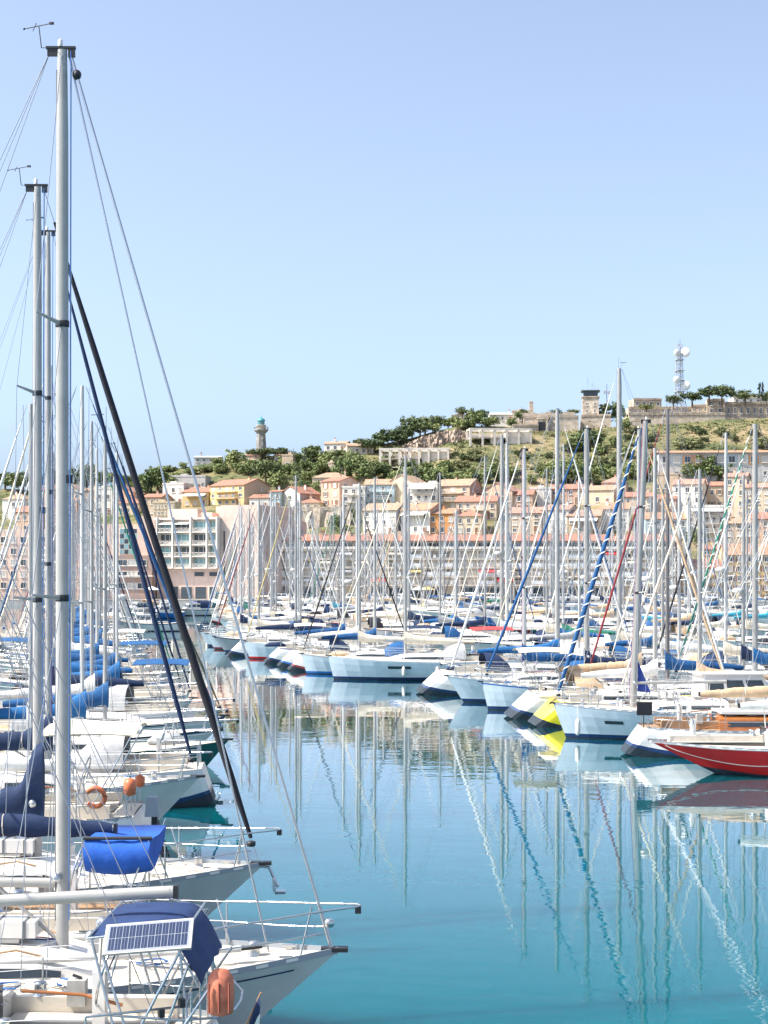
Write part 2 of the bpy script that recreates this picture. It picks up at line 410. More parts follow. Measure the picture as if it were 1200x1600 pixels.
    if lod == 0:
        for zf in (.40, .70):                        # dark spreader brackets and a steaming light
            z = dz+(mast_h-dz)*zf; m = MB(); m.lathe([(mr*1.02, -.05), (mr*1.08, -.04), (mr*1.08, .04), (mr*1.02, .05)], (0, 0, 0), 14, 0, caps=False)
            m.v = [(xm+lx(z)+v[0]*1.36, v[1]*.88, z+v[2]) for v in m.v]; m.build('spreader_bracket', BLACK, ma)
        z = dz+(mast_h-dz)*.53; m = MB(); m.box((xm+mr*1.5, 0, z), (.10, .09, .12), 0); m.box((xm+mr*1.5+.055, 0, z-.01), (.02, .07, .08), 1); m.build('steaming_light', [BLACK, GEL], ma)
    if lod == 0 and masthead:
        m = MB(); m.box((xm+lx(mast_h)-.02, 0, mast_h+.03), (.44, .06, .035), 0); m.box((xm+lx(mast_h)-.13, 0, mast_h-.04), (.18, .04, .11), 0); m.box((xm+lx(mast_h)+.14, 0, mast_h-.05), (.10, .05, .12), 0)
        m.lathe([(.035, 0), (.035, .09), (.01, .11)], (xm+lx(mast_h)-.03, 0, mast_h+.05), 8, 1)
        m.build('masthead', [BLACK, GEL], ma)
        m = MB(); hx = xm+lx(mast_h)-.25; m.tube([(hx+.05, 0, mast_h+.03), (hx-.06, 0, mast_h+.03), (hx-.10, 0, mast_h+.36)], .008, 5); hx += .06
        m.tube([(hx-.38, .05, mast_h+.33), (hx+.06, -.05, mast_h+.38)], .008, 5); m.box((hx+.04, -.04, mast_h+.38), (.07, .01, .04)); m.ball((hx-.39, .05, mast_h+.33), .018, 6)
        m.tube([(hx-.16, -.15, mast_h+.34), (hx-.28, .14, mast_h+.33)], .006, 4)
        m.build('wind_vane', BLACK, ma)
    elif lod < 2 and rng.random() < .75:
        m = MB(); m.tube([(xm+lx(mast_h)-.05, 0, mast_h), (xm+lx(mast_h)-.25, 0, mast_h+.4)], .014, 4); m.tube([(xm+lx(mast_h)-.5, 0, mast_h+.4), (xm+lx(mast_h)-.05, 0, mast_h+.42)], .014, 4)
        m.tube([(xm+lx(mast_h)+.04, 0, mast_h), (xm+lx(mast_h)+.04, 0, mast_h+.7)], .008, 4); m.build('wind_vane', BLACK, ma)
    if radar:
        zr = dz+(mast_h-dz)*.42; m = MB(); m.lathe([(.20, 0), (.29, .05), (.29, .17), (.2, .24), (.02, .26)], (xm+lx(zr)+.34, 0, zr), 10); m.box((xm+lx(zr)+.18, 0, zr-.02), (.3, .1, .04))
        m.build('radar_dome', GEL, ma)
    # boom and stowed mainsail
    bl = boom_len or .36*L
    if boom:
        zbm = boomz or (dz+ch+.62)
        m = MB(); m.tube([(xm-mr*1.3, 0, zbm), (xm-bl, 0, zbm+boom_rise)], boom_r if lod == 0 else .07, (10, 6, 5)[lod], 0, .75)
        if lod == 0: m.box((xm-bl-.03, 0, zbm+boom_rise), (.06, .10, .16), 1)
        bo = put('boom', m, [mm, BLACK])
        if cover:
            m = MB(); rg = []; ns = (44, 7, 5)[lod]; nk = (16, 8, 6)[lod]
            for i in range(ns+1):
                f = i/ns; xx = xm+.12-(bl+.10)*f
                h = interp([(0, cover_high), (.04, cover_high*.95), (.10, .52), (.25, .40), (.7, .28), (1, .13)], f)*(1+(.12 if lod else .03)*(rng.random()-.5)*(f > .1)); w = interp([(0, .12), (.1, .16), (.5, .15), (1, .06)], f)*(1+(.2 if lod else .05)*(rng.random()-.5))
                wk = lambda k: 1 if lod else 1+.07*math.sin(k*2.9+i*.55)+.06*math.sin(i*1.23+k*.8)-(.16 if i % 9 == 0 and i else 0)
                rg.append([Vector((xx, wk(k)*w*math.sin(2*math.pi*k/nk), zbm-.09+(h/2+.05)*(1-wk(k)*math.cos(2*math.pi*k/nk))+.0)) for k in range(nk)])
            m.loft(rg, 0); sc_ = m.build('sail_cover', fab(cover), bo)
            if lod == 0:
                for i in range(9, ns-2, 9):
                    m = MB(); m.tube(list(rg[i])+[rg[i][0]], .013, 4); m.build('sail_tie', ROPE, sc_)
        if lod == 0:
            m = MB(); m.tube([(xm-bl*.82, 0, zbm-.06), (xm-bl*.80, 0, H.deck(xm-bl*.8)+.1)], .02, 4); m.build('mainsheet', ROPE, bo)
            m = MB(); m.tube([(xm-.1, 0, ctop+.12), (xm-.95, 0, zbm-.06)], .028, 6); m.build('vang', ALU, bo)
    # stays
    ht = Vector((xm+lx(mast_h)+.12, 0, mast_h-.04)); bw = Vector((L-.10, 0, H.deck(L-.1)+.08))
    wr = wires or ((.0065, .010, .013)[lod]); wm = WIRE
    if furl:
        a, b2 = lerp3(bw, ht, .035), lerp3(bw, ht, .95); m = MB(); ns = 10
        pts = [lerp3(a, b2, i/ns)-Vector((0, 0, .12*math.sin(math.pi*i/ns)*.6)) for i in range(ns+1)]; fr = furl_r if lod == 0 else furl_r*(.78 if lod == 1 else .66)
        m.tube(pts, [interp([(0, .5), (.06, .85), (.3, 1), (.8, .75), (1, .3)], i/ns)*fr for i in range(ns+1)], (10, 6, 5)[lod], 0)
        if lod < 2: m.lathe([(.07, 0), (.09, .02), (.09, .09), (.07, .10)], a-Vector((0, 0, .16)), 8, 1)
        fu = put('furled_sail', m, [fab(furl), BLACK])
        m = MB(); m.tube([bw, ht], wr, 4); m.build('forestay', wm, fu)
        if spiral and lod < 2:
            m = MB(); pts = []; N = 180
            d_ = (b2-a).normalized(); u = Vector((0, 1, 0)); v = d_.cross(u)
            for i in range(N+1):
                f = i/N; r_ = interp([(0, .5), (.06, .85), (.3, 1), (.8, .75), (1, .3)], f)*fr+.006; p = lerp3(a, b2, f)-Vector((0, 0, .12*math.sin(math.pi*f)*.6)); an = f*2*math.pi*20
                pts.append(p+u*math.cos(an)*r_+v*math.sin(an)*r_)
            m.tube(pts, .024, 4); m.build('spiral_strip', fab(spiral), fu)
    else:
        m = MB(); m.tube([bw, ht], .021 if lod == 0 else wr, 5)
        if lod == 0: m.tube([bw, lerp3(bw, ht, .05)], .03, 8); m.ball(lerp3(bw, ht, .975), .07, 8, 1, 1.1); m.lathe([(.05, 0), (.075, .02), (.075, .10), (.05, .12)], bw+Vector((-.03, 0, .3)), 10, 0)
        put('forestay', m, [wires and WIREL or (STEEL if lod == 0 else WIREL), BLACK])
    def wire_parts():
        L_ = []
        for sd in (-1, 1):
            tp = Vector((xm+lx(mast_h), sd*.05, mast_h-.1)); cp = Vector((xm-.25, sd*(H.edge(xm-.25)-.12), H.deck(xm-.25)))
            L_.append(('shroud', [tp]+[Vector((xm+lx(z)-.22, sd*wd, z+.06)) for z, wd in reversed(spz)]+[cp]))
            z, wd = spz[0]; L_.append(('shroud', [Vector((xm+lx(z), sd*.05, z-.05)), cp+Vector((.35, 0, 0))]))
            if lod == 0: L_.append(('shroud', [Vector((xm+lx(z), sd*.05, z-.05)), cp+Vector((-.4, 0, 0))]))
            if len(spz) > 1: L_.append(('shroud', [Vector((xm+lx(spz[1][0]), sd*.05, spz[1][0])), Vector((xm+lx(z)-.22, sd*spz[0][1], z+.06))]))
        at_ = Vector((xm+lx(mast_h)-.18, 0, mast_h-.02))
        if lod == 0:
            for sd in (-1, 1): L_.append(('backstay', [at_, Vector((.35+max(sr, 0), sd*H.b(0)*.75, H.deck(.5)))]))
        else: L_.append(('backstay', [at_, Vector((.3+max(sr, 0), 0, H.deck(.4)))]))
        L_.append(('topping_lift', [at_, Vector((xm-bl, 0, (boomz or dz+ch+.62)+.1))]))
        return L_
    wl_ = wire_parts()
    if lod == 0:
        for nm, pts in wl_: m = MB(); m.tube(pts, wr, 4); put(nm, m, wm)
        m = MB(); m.tube([ht+Vector((.0, .05, 0)), Vector((xm+mr*1.45, .06, ctop+.4))], .009, 4); put('halyard', m, ROPER if rng.random() < .5 else ROPE)
        m = MB(); m.tube([ht+Vector((.02, -.06, 0)), Vector((xm+mr*1.5, -.05, ctop+.4))], .008, 4); put('halyard', m, ROPEB)
    else:
        m = MB()
        for nm, pts in wl_: m.tube(pts, wr, 3)
        m.tube([ht+Vector((.1, .05, 0)), Vector((xm+mr*1.6, .08, ctop+.4))], wr, 3)
        put('rigging', m, wm)
    if lod == 1 and rng.random() < .6:
        for sd in (-1, 1):
            m = MB(); tt = [.58+.02*q for q in range(7)]
            pr = [[Vector((H.x(t, z), sd*(H.y(t, z)+.022), z)) for z in (H.fb*.74, H.fb*.60)] for t in tt]
            for a, b2 in zip(pr, pr[1:]): m.quad(a[0], b2[0], b2[1], a[1])
            put('hull_window', m, GLASS)
    # rails
    if rails and lod < 2:
        tr = .016 if lod == 0 else .018
        m = MB()                                    # pulpit
        xs_ = [L-1.75, L-1.0, L-.25, L+.12]
        hh = .62
        for sd in (-1, 1):
            top = [Vector((L-1.75, sd*(H.edge(L-1.75)-.05), H.deck(L-1.75)+hh)), Vector((L-1.0, sd*(H.edge(L-1.0)+.02), H.deck(L-1)+hh+.03)), Vector((L-.15, sd*(H.edge(L-.2)+.10), H.deck(L-.2)+hh+.06)), Vector((L+.28, sd*.10, H.deck(L-.1)+hh+.08)), Vector((L+.34, 0, H.deck(L-.1)+hh+.08))]
            m.tube(top, tr, 6)
            mid = [Vector((L-1.75, sd*(H.edge(L-1.75)-.05), H.deck(L-1.75)+hh*.5)), Vector((L-.85, sd*(H.edge(L-.85)), H.deck(L-.85)+hh*.5)), Vector((L-.22, sd*(H.edge(L-.25)+.05), H.deck(L-.25)+hh*.55))]
            m.tube(mid, tr*.85, 5)
            for xx, lx_ in ((L-1.75, -.0), (L-1.70, -.62), (L-.55, .42)):
                m.tube([Vector((xx, sd*(H.edge(xx)-.06), H.deck(xx))), Vector((xx+lx_*.35, sd*(H.edge(xx+lx_*.3)-.02), H.deck(xx)+hh+.02))], tr, 6)
        m.box((L+.30, 0, H.deck(L-.1)+hh+.02), (.09, .12, .10), 1)
        m.box((L-.05, 0, H.deck(L-.1)+.05), (.40, .15, .06), 1)
        put('pulpit', m, [STEEL, BLACK])
        xa = max(sr, 0)+.12
        for sd in (-1, 1):
            m = MB(); pts = [Vector((xa+1.1, sd*(H.edge(xa+1.1)-.05), H.deck(xa+1)+hh)), Vector((xa, sd*(H.edge(xa)-.06), H.deck(xa)+hh)), Vector((xa, sd*.35, H.deck(xa)+hh))]
            m.tube(pts, tr, 6); m.tube([p-Vector((0, 0, .3)) for p in pts], tr*.85, 5)
            for p in pts: m.tube([p, Vector((p.x, p.y, H.deck(p.x, p.y)))], tr, 5)
            put('pushpit', m, STEEL)
        m = MB(); nst = 5 if lod == 0 else 4
        xx_ = [xa+1.1+(L-1.75-xa-1.1)*i/nst for i in range(nst+1)]
        for sd in (-1, 1):
            pts = []
            for i, xx in enumerate(xx_):
                y = sd*(H.edge(xx)-.06); z = H.deck(xx); pts.append(Vector((xx, y, z+hh)))
                if 0 < i < nst: m.tube([(xx, y, z), (xx, y, z+hh+.02)], .013, 5)
            m.tube(pts, .005 if lod == 0 else .008, 4, 1); m.tube([p-Vector((0, 0, .3)) for p in pts], .005 if lod == 0 else .007, 4, 1)
        put('guard_rail', m, [STEEL, WIREL])
    if lod == 0:                                    # toe rail with cut-outs, cleats, anchor, stowed ropes
        m = MB()
        for sd in (-1, 1):
            rg = []
            for i in range(31):
                t = i/30; xx = H.x(t, H.zs(t)); y = sd*(H.b(t)-.012); z = H.zs(t)
                rg.append([Vector((xx, y-.012, z-.03)), Vector((xx, y+.012, z-.03)), Vector((xx, y+.012, z+.06)), Vector((xx, y-.012, z+.06))])
            m.loft(rg, 0, True, True, False)
            for i in range(int(L/.42)):
                xx = .8+i*.42
                if xx > L-.35: break
                t0, t1 = H.tx(xx), H.tx(xx+.17)
                p = [Vector((H.x(t, H.zs(t)), sd*(H.b(t)+.006), H.zs(t)+dz_)) for t, dz_ in ((t0, -.005), (t1, -.005), (t1, .04), (t0, .04))]
                m.quad(*p, 1)
        put('toe_rail', m, [mat('toe_rail_grey', (.24, .27, .30), .5), GEL])
        for k in range(10):
            m = MB(); xx = .45*L+rng.random()*.45*L; yy = (rng.random()-.5)*1.6*H.edge(xx)*.8
            if abs(yy) < H.edge(xx)*.62 and xx < cab1*L: yy = math.copysign(H.edge(xx)*.78, yy)
            pts = [Vector((xx+.28*math.cos(a*.9+k)*(.5+.5*rng.random()), yy+.12*math.sin(a*1.3), H.deck(xx, yy)+.03+.012*a)) for a in range(9)]
            m.tube(pts, .014, 4); put('rope_coil', m, [ROPE, WIREL, ROPEB][k % 3])
        for sd in (-1, 1):
            m = MB(); pts = [Vector((xx, sd*H.edge(xx)*.55, H.deck(xx, .5)+.035)) for xx in (cab1*L+.1, cab1*L+.9, L-1.5)]; m.tube(pts, .012, 4, 0); put('jackline', m, ROPE)
        for sd in (-1, 1):                       # halyards led aft from the mast foot, mast winches, vents
            for q in range(2):
                yq = sd*(.16+.13*q); m = MB(); m.tube([(xm-.1, sd*.09, ctop+.08), (xm-.35, yq, ctop+.06), (cab0*L+.35, yq*1.25, H.deck(cab0*L)+ch+.11), (cab0*L-.05, yq*1.4, H.deck(cab0*L)+ch*.8)], .010, 4); put('halyard_tail', m, (ROPE, ROPEB, ROPER, WIREL)[(q+sd) % 4])
            m = MB(); m.lathe([(.075, 0), (.06, .03*sd), (.055, .12*sd), (.075, .15*sd), (.02, .16*sd)], (xm-.05, sd*mr*.8, ctop+1.05), 10, axis='Y'); m.build('mast_winch', STEEL, ma)
            m = MB(); xv = xm+.55; yv = sd*.42*min(1, H.edge(xv)); zv = H.deck(xv, yv); m.lathe([(.10, 0), (.09, .02), (.075, .16), (.09, .22), (.10, .26)], (xv, yv, zv+(ch*.55 if xv < cab1*L else 0)), 10); m.ball((xv-.03, yv, zv+.26+(ch*.55 if xv < cab1*L else 0)), .11, 10, 1); put('vent_cowl', m, [GEL, STEEL])
        m = MB(); xv = cab1*L-.35*(cab1-cab0)*L; zv = H.deck(xv)+ch+.05; m.box((xv, 0, zv+.12), (.72, .46, .24), 0); m.box((xv-.2, 0, zv+.12), (.04, .48, .26), 1); m.box((xv+.2, 0, zv+.12), (.04, .48, .26), 1); put('liferaft_canister', m, [GEL, mat('strap_grey', (.12, .13, .14), .8)])
        m = MB(); xv = .16*L+max(sr, 0); m.tube([(xv-.5, .05, H.deck(xv)+.42), (xv, .06, H.deck(xv)+.55), (xv+.75, .16, H.deck(xv)+.62)], .022, 6, 0); put('tiller', m, VARN)
        m = MB(); xv = .24*L; m.box((xv, -.62*min(1.2, H.edge(xv)), H.deck(xv)+.36), (.24, .17, .34), 0); m.tube([(xv-.06, -.62*min(1.2, H.edge(xv)), H.deck(xv)+.54), (xv+.06, -.62*min(1.2, H.edge(xv)), H.deck(xv)+.58)], .02, 5, 1); (rng.random() < 9 and hull != 'red') and put('jerry_can', m, [mat('can_grey', (.40, .39, .36), .6, noise=.2), BLACK])
        m = MB()
        for xx in (L-.75, .9+max(sr, 0)):
            for sd in (-1, 1):
                y = sd*(H.edge(xx)-.12); z = H.deck(xx, y); m.box((xx, y, z+.06), (.20, .035, .03)); m.box((xx, y, z+.03), (.08, .03, .06))
        m.lathe([(.10, 0), (.09, .05), (.07, .16), (.10, .2), (.02, .21)], (L-1.25, 0, H.deck(L-1.2)), 10)
        put('deck_fittings', m, STEEL)
        if pole:
            m = MB(); yy = -H.edge(L-3)*.62
            m.tube([(L-6.8, yy-.25, H.deck(L-5)+.22), (L-1.4, -H.edge(L-1.4)*.5, H.deck(L-1.4)+.2)], .05, 10, 0); m.tube([(L-1.55, -H.edge(L-1.4)*.5, H.deck(L-1.4)+.2), (L-1.1, -H.edge(L-1.4)*.40, H.deck(L-1.2)+.2)], [.05, .02], 8, 1)
            put('spinnaker_pole', m, [WHITEM, BLACK])
            m = MB(); m.tube([(L-6.5, -yy, H.deck(L-5)+.18), (L-2.0, H.edge(L-2.0)*.55, H.deck(L-2)+.18)], .045, 10, 0); put('boathook_pole', m, [WHITEM])
    return root, H

# ------------------------------------------------------------------ motor boats
def motorboat(tip, ang, bow_out, lod, label, L=7.5, B=2.7, fb=.95, hull='white', style='cabin', canopy='blue', group='small motor boats in the harbour'):
    out = Vector((math.cos(ang), math.sin(ang), 0)); hd = ang if bow_out else ang+math.pi
    root = thing('motor_boat', label, 'motorboat', Vector((tip[0], tip[1], 0))-out*(L/2), hd, group)
    off = (-L/2, 0, 0); H = Hull(L, B, fb, 1.3, .1, .88, .45); nt = 12
    m = MB()
    for sd in (1, -1):
        rg = []
        for i in range(nt+1):
            t = i/nt; zs = H.zs(t); rg.append([Vector((H.x(t, z), sd*H.y(t, z), z)) for z in (zs, zs-.12, zs*.45, .12, -.3)])
        for i in range(nt):
            for j in range(4): m.add([rg[i][j], rg[i+1][j], rg[i+1][j+1], rg[i][j+1]], [(0, 1, 2, 3)], (1, 0, 0, 2)[j], True)
        if sd == 1: r1 = rg[0]
        else:
            for j in range(4): m.quad(r1[j], rg[0][j], rg[0][j+1], r1[j+1], 0)
    m.build('hull', [hullmat(hull), hullmat('navy' if hull == 'white' else 'white'), ANTIF], root, off)
    m = MB(); m.loft([[Vector((H.x(i/nt, H.zs(i/nt)), H.b(i/nt)*k, H.zs(i/nt)-.02+.06*(1-k*k))) for k in (-1, -.5, 0, .5, 1)] for i in range(nt+1)], 0, False, False, True)
    m.build('deck', DECK, root, off)
    z = H.deck(.45*L)
    def cabin(x0, x1, w, h, nm, sl0=.1, sl1=.7):
        m = MB(); zb = z-.04
        def ring(k): e = .86+.14*(1-k); return [Vector((x0+sl0*k, -w*e, zb+h*k)), Vector((x1-sl1*k, -w*e*.92, zb+h*k)), Vector((x1-sl1*k, w*e*.92, zb+h*k)), Vector((x0+sl0*k, w*e, zb+h*k))]
        m.loft([ring(0), ring(.4), ring(.9), ring(1)], 0, True, True, False); c = m.build(nm, GEL, root, off)
        a, b = ring(.45), ring(.85)
        for i, (nn, f) in enumerate((('side_window', (0, 1)), ('windscreen', (1, 2)), ('side_window', (2, 3)))):
            m = MB(); p, q = f; o = Vector(((0, -.012, 0), (.014, 0, .008), (0, .012, 0))[i])
            ks = (.06, .30, .35, .62, .67, .94) if nn == 'side_window' else (.05, .48, .52, .95)
            for u in range(0, len(ks), 2): m.quad(lerp3(a[p], a[q], ks[u])+o, lerp3(a[p], a[q], ks[u+1])+o, lerp3(b[p], b[q], ks[u+1])+o, lerp3(b[p], b[q], ks[u])+o)
            m.build(nn, GLASS, c)
        m = MB(); m.box(((x0+x1-sl1+sl0)/2, 0, zb+h+.04), (x1-x0-sl1-sl0+.35, w*1.8, .07)); m.build('cabin_top', GEL, c)
        return c
    if style == 'pilot':
        cabin(.30*L, .70*L, B*.36, 1.45, 'pilothouse', .1, .75)
        m = MB(); m.loft([[Vector((x_, -w_, z-.03)), Vector((x_, -w_*.9, z+h_)), Vector((x_, w_*.9, z+h_)), Vector((x_, w_, z-.03))] for x_, w_, h_ in ((.66*L, B*.34, .5), (.80*L, B*.26, .42), (.9*L, B*.14, .05))], 0); m.build('coachroof', GEL, root, off)
    else:
        cabin(.42*L, .78*L, B*.36, .95, 'cabin', .05, 1.0)
        if canopy:
            m = MB(); rg = [[Vector((x_, B*.36*math.cos(math.pi*k/8), z+.2+h_*math.sin(math.pi*k/8)**.5)) for k in range(9)] for x_, h_ in ((.10*L, .85), (.25*L, 1.15), (.44*L, 1.2))]
            m.loft(rg, 0, False, False, True); m.build('canopy', fab(canopy), root, off)
    m = MB()
    for sd in (-1, 1):
        pts = [Vector((x_, sd*(H.edge(x_)-.06), H.deck(x_)+.5)) for x_ in (.5*L, .65*L, .8*L, .93*L)]+[Vector((L+.05, 0, H.deck(L)+.55))]
        m.tube(pts, .016, 5)
        for p in pts[:-1]: m.tube([p, p-Vector((0, 0, .5))], .014, 4)
    m.build('pulpit', STEEL, root, off)
    m = MB(); m.loft([[Vector((-.18+x_, s_*.16, zz)) for x_, s_ in ((-.2, -1), (.15, -1), (.15, 1), (-.2, 1))] for zz in (.55, .75, 1.15)], 0); m.box((-.14, 0, .2), (.14, .12, .8), 0); m.box((-.05, 0, .7), (.14, .2, .3), 0)
    m.build('outboard_motor', [mat('engine_cowl', (.05, .055, .06), .35)], root, off)
    return root, H
# ------------------------------------------------------------------ the moorings
OL, OR_ = R(2), R(184)
def X(px, d): return (px-CX)/F*d
NEAR = 'sailing boats along the left bank'
# --- left bank, nearest six
s0, H0 = sailboat((-1.75, 18.6), R(-2), False, 0, 'white yacht with solar panel on its stern frame and navy bimini, nearest left', L=9.6, B=3.1, fb=1.1, mast_h=12.5, group=NEAR,
                  cover=None, furl='white', mast=ALU, sr=.5, mr=.08, boom_len=5.0, boomz=2.66, boom_rise=.30, boom_r=.078, masthead=True, mx=3.7, coach_h=.42)
def off(L): return (-L/2, 0, 0)
# gantry, bimini, solar panel, flag on the nearest boat
m = MB(); zc = H0.deck(.6)
for sd in (-1, 1):
    for a, b in (((1.32, sd*1.10, zc), (1.72, sd*.97, 2.60)), ((1.15, sd*1.12, zc), (1.58, sd*.97, 2.40)), ((.95, sd*1.15, zc-.1), (.30, sd*.97, 2.02)), ((1.35, sd*1.12, zc-.05), (.62, sd*.97, 2.52)), ((.50, sd*1.05, zc), (.66, sd*.97, 2.52)), ((.95, sd*1.1, zc), (.55, sd*1.0, 2.3))):
        m.tube([a, b], .018, 7)
    m.tube([(.25, sd*.8, 1.62), (.62, sd*1.05, 1.66), (1.6, sd*1.12, 1.74)], .016, 6)
    for q in ((.62, sd*1.03, 1.86), (.86, sd*1.06, 1.75), (.55, sd*1.02, 1.5)): m.box(q, (.07, .07, .10), 1, .5)
m.tube([(.25, -.8, 1.62), (.08, -.4, 1.60), (.05, 0, 1.6), (.08, .4, 1.60), (.25, .8, 1.62)], .016, 6)
for xx, z in ((1.75, 2.62), (.66, 2.60)): m.tube([(xx, -.97, z), (xx, .97, z)], .017, 6)
for sd in (-1, 1): m.tube([(1.78, sd*.97, 2.60), (1.2, sd*.97, 2.67), (.72, sd*.97, 2.56), (.43, sd*.95, 2.04)], .016, 6)
m.build('gantry', [STEEL, BLACK], s0, off(9.6))
m = MB(); rg = []
for xx, z, w in ((1.74, 2.60, .86), (1.5, 2.63, .88), (1.1, 2.64, .88), (.80, 2.61, .88), (.70, 2.55, .90), (.58, 2.38, .97), (.48, 2.20, .93), (.42, 2.06, .90)): rg.append([Vector((xx+.015*math.sin(k*9+xx*7), w*k, z+.035*(1-k*k)+.012*math.sin(k*13+xx*11))) for k in (-1, -.75, -.5, -.25, 0, .25, .5, .75, 1)])
m.loft(rg, 0, False, False, True); m.loft([[p-Vector((.01, 0, .02)) for p in r] for r in rg], 0, False, False, True)
m.build('bimini', fabric('bimini_navy', (.010, .034, .12)), s0, off(9.6))
# solar panel: aluminium frame and dark cells, tilted to the sun
sol = MB(); c = Vector((1.02, 1.02, 2.64)); M = Matrix.Rotation(R(5), 3, 'Y') @ Matrix.Rotation(R(-38), 3, 'X')
def SP(x, y, z): return c+M @ Vector((x, y, z))
sol.box(c, (1.06, .44, .035), 0, M=M)
for i in range(12):
    for j in range(2):
        x0, y0 = -.475+i*.0795, -.175+j*.178
        sol.quad(SP(x0, y0, .021), SP(x0+.070, y0, .021), SP(x0+.070, y0+.168, .021), SP(x0, y0+.168, .021), 1)
        sol.quad(SP(x0+.034, y0+.004, .0225), SP(x0+.037, y0+.004, .0225), SP(x0+.037, y0+.164, .0225), SP(x0+.034, y0+.164, .0225), 2)
sol.quad(SP(-.5, -.2, .019), SP(.5, -.2, .019), SP(.5, .2, .019), SP(-.5, .2, .019), 2)
sol.build('solar_panel', [ALU, mat('solar_cell', (.010, .022, .065), .12, coat=.3), mat('solar_back', (.22, .24, .28), .35)], s0, off(9.6))
m = MB(); c0 = Vector((.16, .98, 1.98)); rgs = []
for i in range(7):
    a = -.55+i*.24; rgs.append([c0+Vector((.17*math.cos(q), .10*math.sin(q)-.05, .36*math.cos(a*1.9))) for q in (0, 1.57, 3.14, 4.71)])
m2 = MB(); m2.lathe([(.05, -.28), (.15, -.24), (.165, 0), (.15, .18), (.09, .26), (.02, .28)], c0, 12)
for k in (-.12, .0, .12): m2.tube([c0+Vector((k, .165, -.2)), c0+Vector((k, .165, .15))], .012, 4, 1)
o = m2.mesh('lifebuoy_case', [mat('faded_orange', (.48, .15, .085), .7, noise=.35, nscale=6), mat('rust_red', (.28, .07, .04), .7)])
o = link('lifebuoy_case', o, None, s0.matrix_basis @ (Vector((4.8*0, 0, 0))+Vector((-4.8, 0, 0)))); o.rotation_euler = s0.rotation_euler
tag(o, 'faded orange lifebuoy case hanging on the stern rail beside the solar panel', 'lifebuoy')
m = MB(); m.tube([(.05, .7, 1.15), (-.30, .80, 1.93)], .014, 6)
f = m.build('flagstaff', TEAK, s0, off(9.6))
m = MB(); N = 12
def FP(u, v): return Vector((-.29+.22*v-.02*math.sin(u*4+v)+.05*u*(1-v), (.80+.05*math.sin(u*7+v*2)+.06*u), 1.90-.48*v-.62*u+.03*math.sin(v*6)))
for i in range(N):
    for j in range(6):
        a, b, c2, d2 = FP(i/N, j/6), FP((i+1)/N, j/6), FP((i+1)/N, (j+1)/6), FP(i/N, (j+1)/6)
        m.add([a, b, c2, d2], [(0, 1, 2, 3)], 0 if i < 4 else (1 if i < 8 else 2), True)
m.build('ensign', [fab('navy'), fab('white'), fab('red')], f)

bigm, H1 = sailboat((X(528, 22.0), 22.0), R(0), True, 0, 'long white yacht with tallest bare grey mast, twin forestays and open bow rail', L=11.2, B=3.4, fb=1.12, mast_h=14.75, group=NEAR, hull='white',
                   stripe=None, boot='navy', cover=None, furl=None, mast=ALU, mx=4.10, br=1.55, sr=.6, mr=.072, pole=True, boom_len=4.6, boomz=2.36, coach_h=.40)
m = MB(); m.tube([(11.2-1.05, .2, H1.deck(10)), (11.2-4.10+.1, .05, 14.65)], .015, 5); m.tube([(11.2-1.05, .26, H1.deck(10)), (11.2-4.10+.1, .08, 14.6)], .012, 5); m.build('inner_forestay', STEEL, bigm, off(11.2))
# dark cove line on the near and far topside
m = MB()
for sd in (-1, 1):
    p0 = []
    for i in range(31):
        t = .06+.9*i/30; zz = H1.zs(t)-.17; p0.append((Vector((H1.x(t, zz), sd*(H1.y(t, zz)+.005), zz)), Vector((H1.x(t, zz-.03), sd*(H1.y(t, zz-.03)+.005), zz-.03))))
    for a, b in zip(p0, p0[1:]): m.quad(a[0], b[0], b[1], a[1])
m.build('cove_stripe', hullmat('navy'), bigm, off(11.2))
s1, HS = sailboat((-3.72, 25.3), R(1), False, 0, 'white yacht with bright blue canopy over its stern, between the two tall masts', L=9.2, B=2.9, fb=1.05, mast_h=12, group=NEAR, cover='navy', furl='white',
                  sr=.3, mx=3.6, boom_len=4.7, boomz=2.55, cover_high=.75, mr=.06)
m = MB(); rg = []; zc = 2.0
for i in range(9):
    a = i/8; y = -1.15+2.3*a
    rg.append([Vector((xx+.06*math.sin(a*9), y, z-.22*math.sin(math.pi*a)*(k > 0)-(.0 if k else -.02*math.sin(a*20)))) for k, (xx, z) in enumerate(((.10, 2.55), (.16, 2.30), (.45, 2.05), (.85, 1.98), (1.05, 2.15)))])
rg = []
for i in range(13):
    a = i/12; xx = .12+1.08*a; sag = .06*math.sin(math.pi*a)-.05
    rg.append([Vector((xx, 1.05, 2.60-.03*math.sin(a*3.1)+.012*math.sin(a*17))), Vector((xx+.02, 1.16, 2.42-sag*.3)), Vector((xx, 1.15+.02*math.sin(a*23), 2.18-sag)), Vector((xx, 1.0, 2.02-sag)), Vector((xx, .6, 1.99-sag)), Vector((xx, -.6, 2.25)), Vector((xx, -.9, 2.5)), Vector((xx, 0, 2.50-.04*math.sin(a*5)))])
m.loft(rg, 0, True, True, True)
cn = m.build('stern_canopy', fabric('canopy_blue', (.012, .095, .44)), s1, off(9.2))
m = MB()
for xx in (.15, 1.25):
    for sd in (-1, 1): m.tube([(.7, sd*1.1, HS.deck(.7)), (xx, sd*1.06, 2.58)], .017, 6)
m.tube([(.10, 1.06, 2.62), (1.22, 1.06, 2.62)], .03, 6, 1)
m.build('canopy_frame', [STEEL, BLACK], cn)
m = MB()
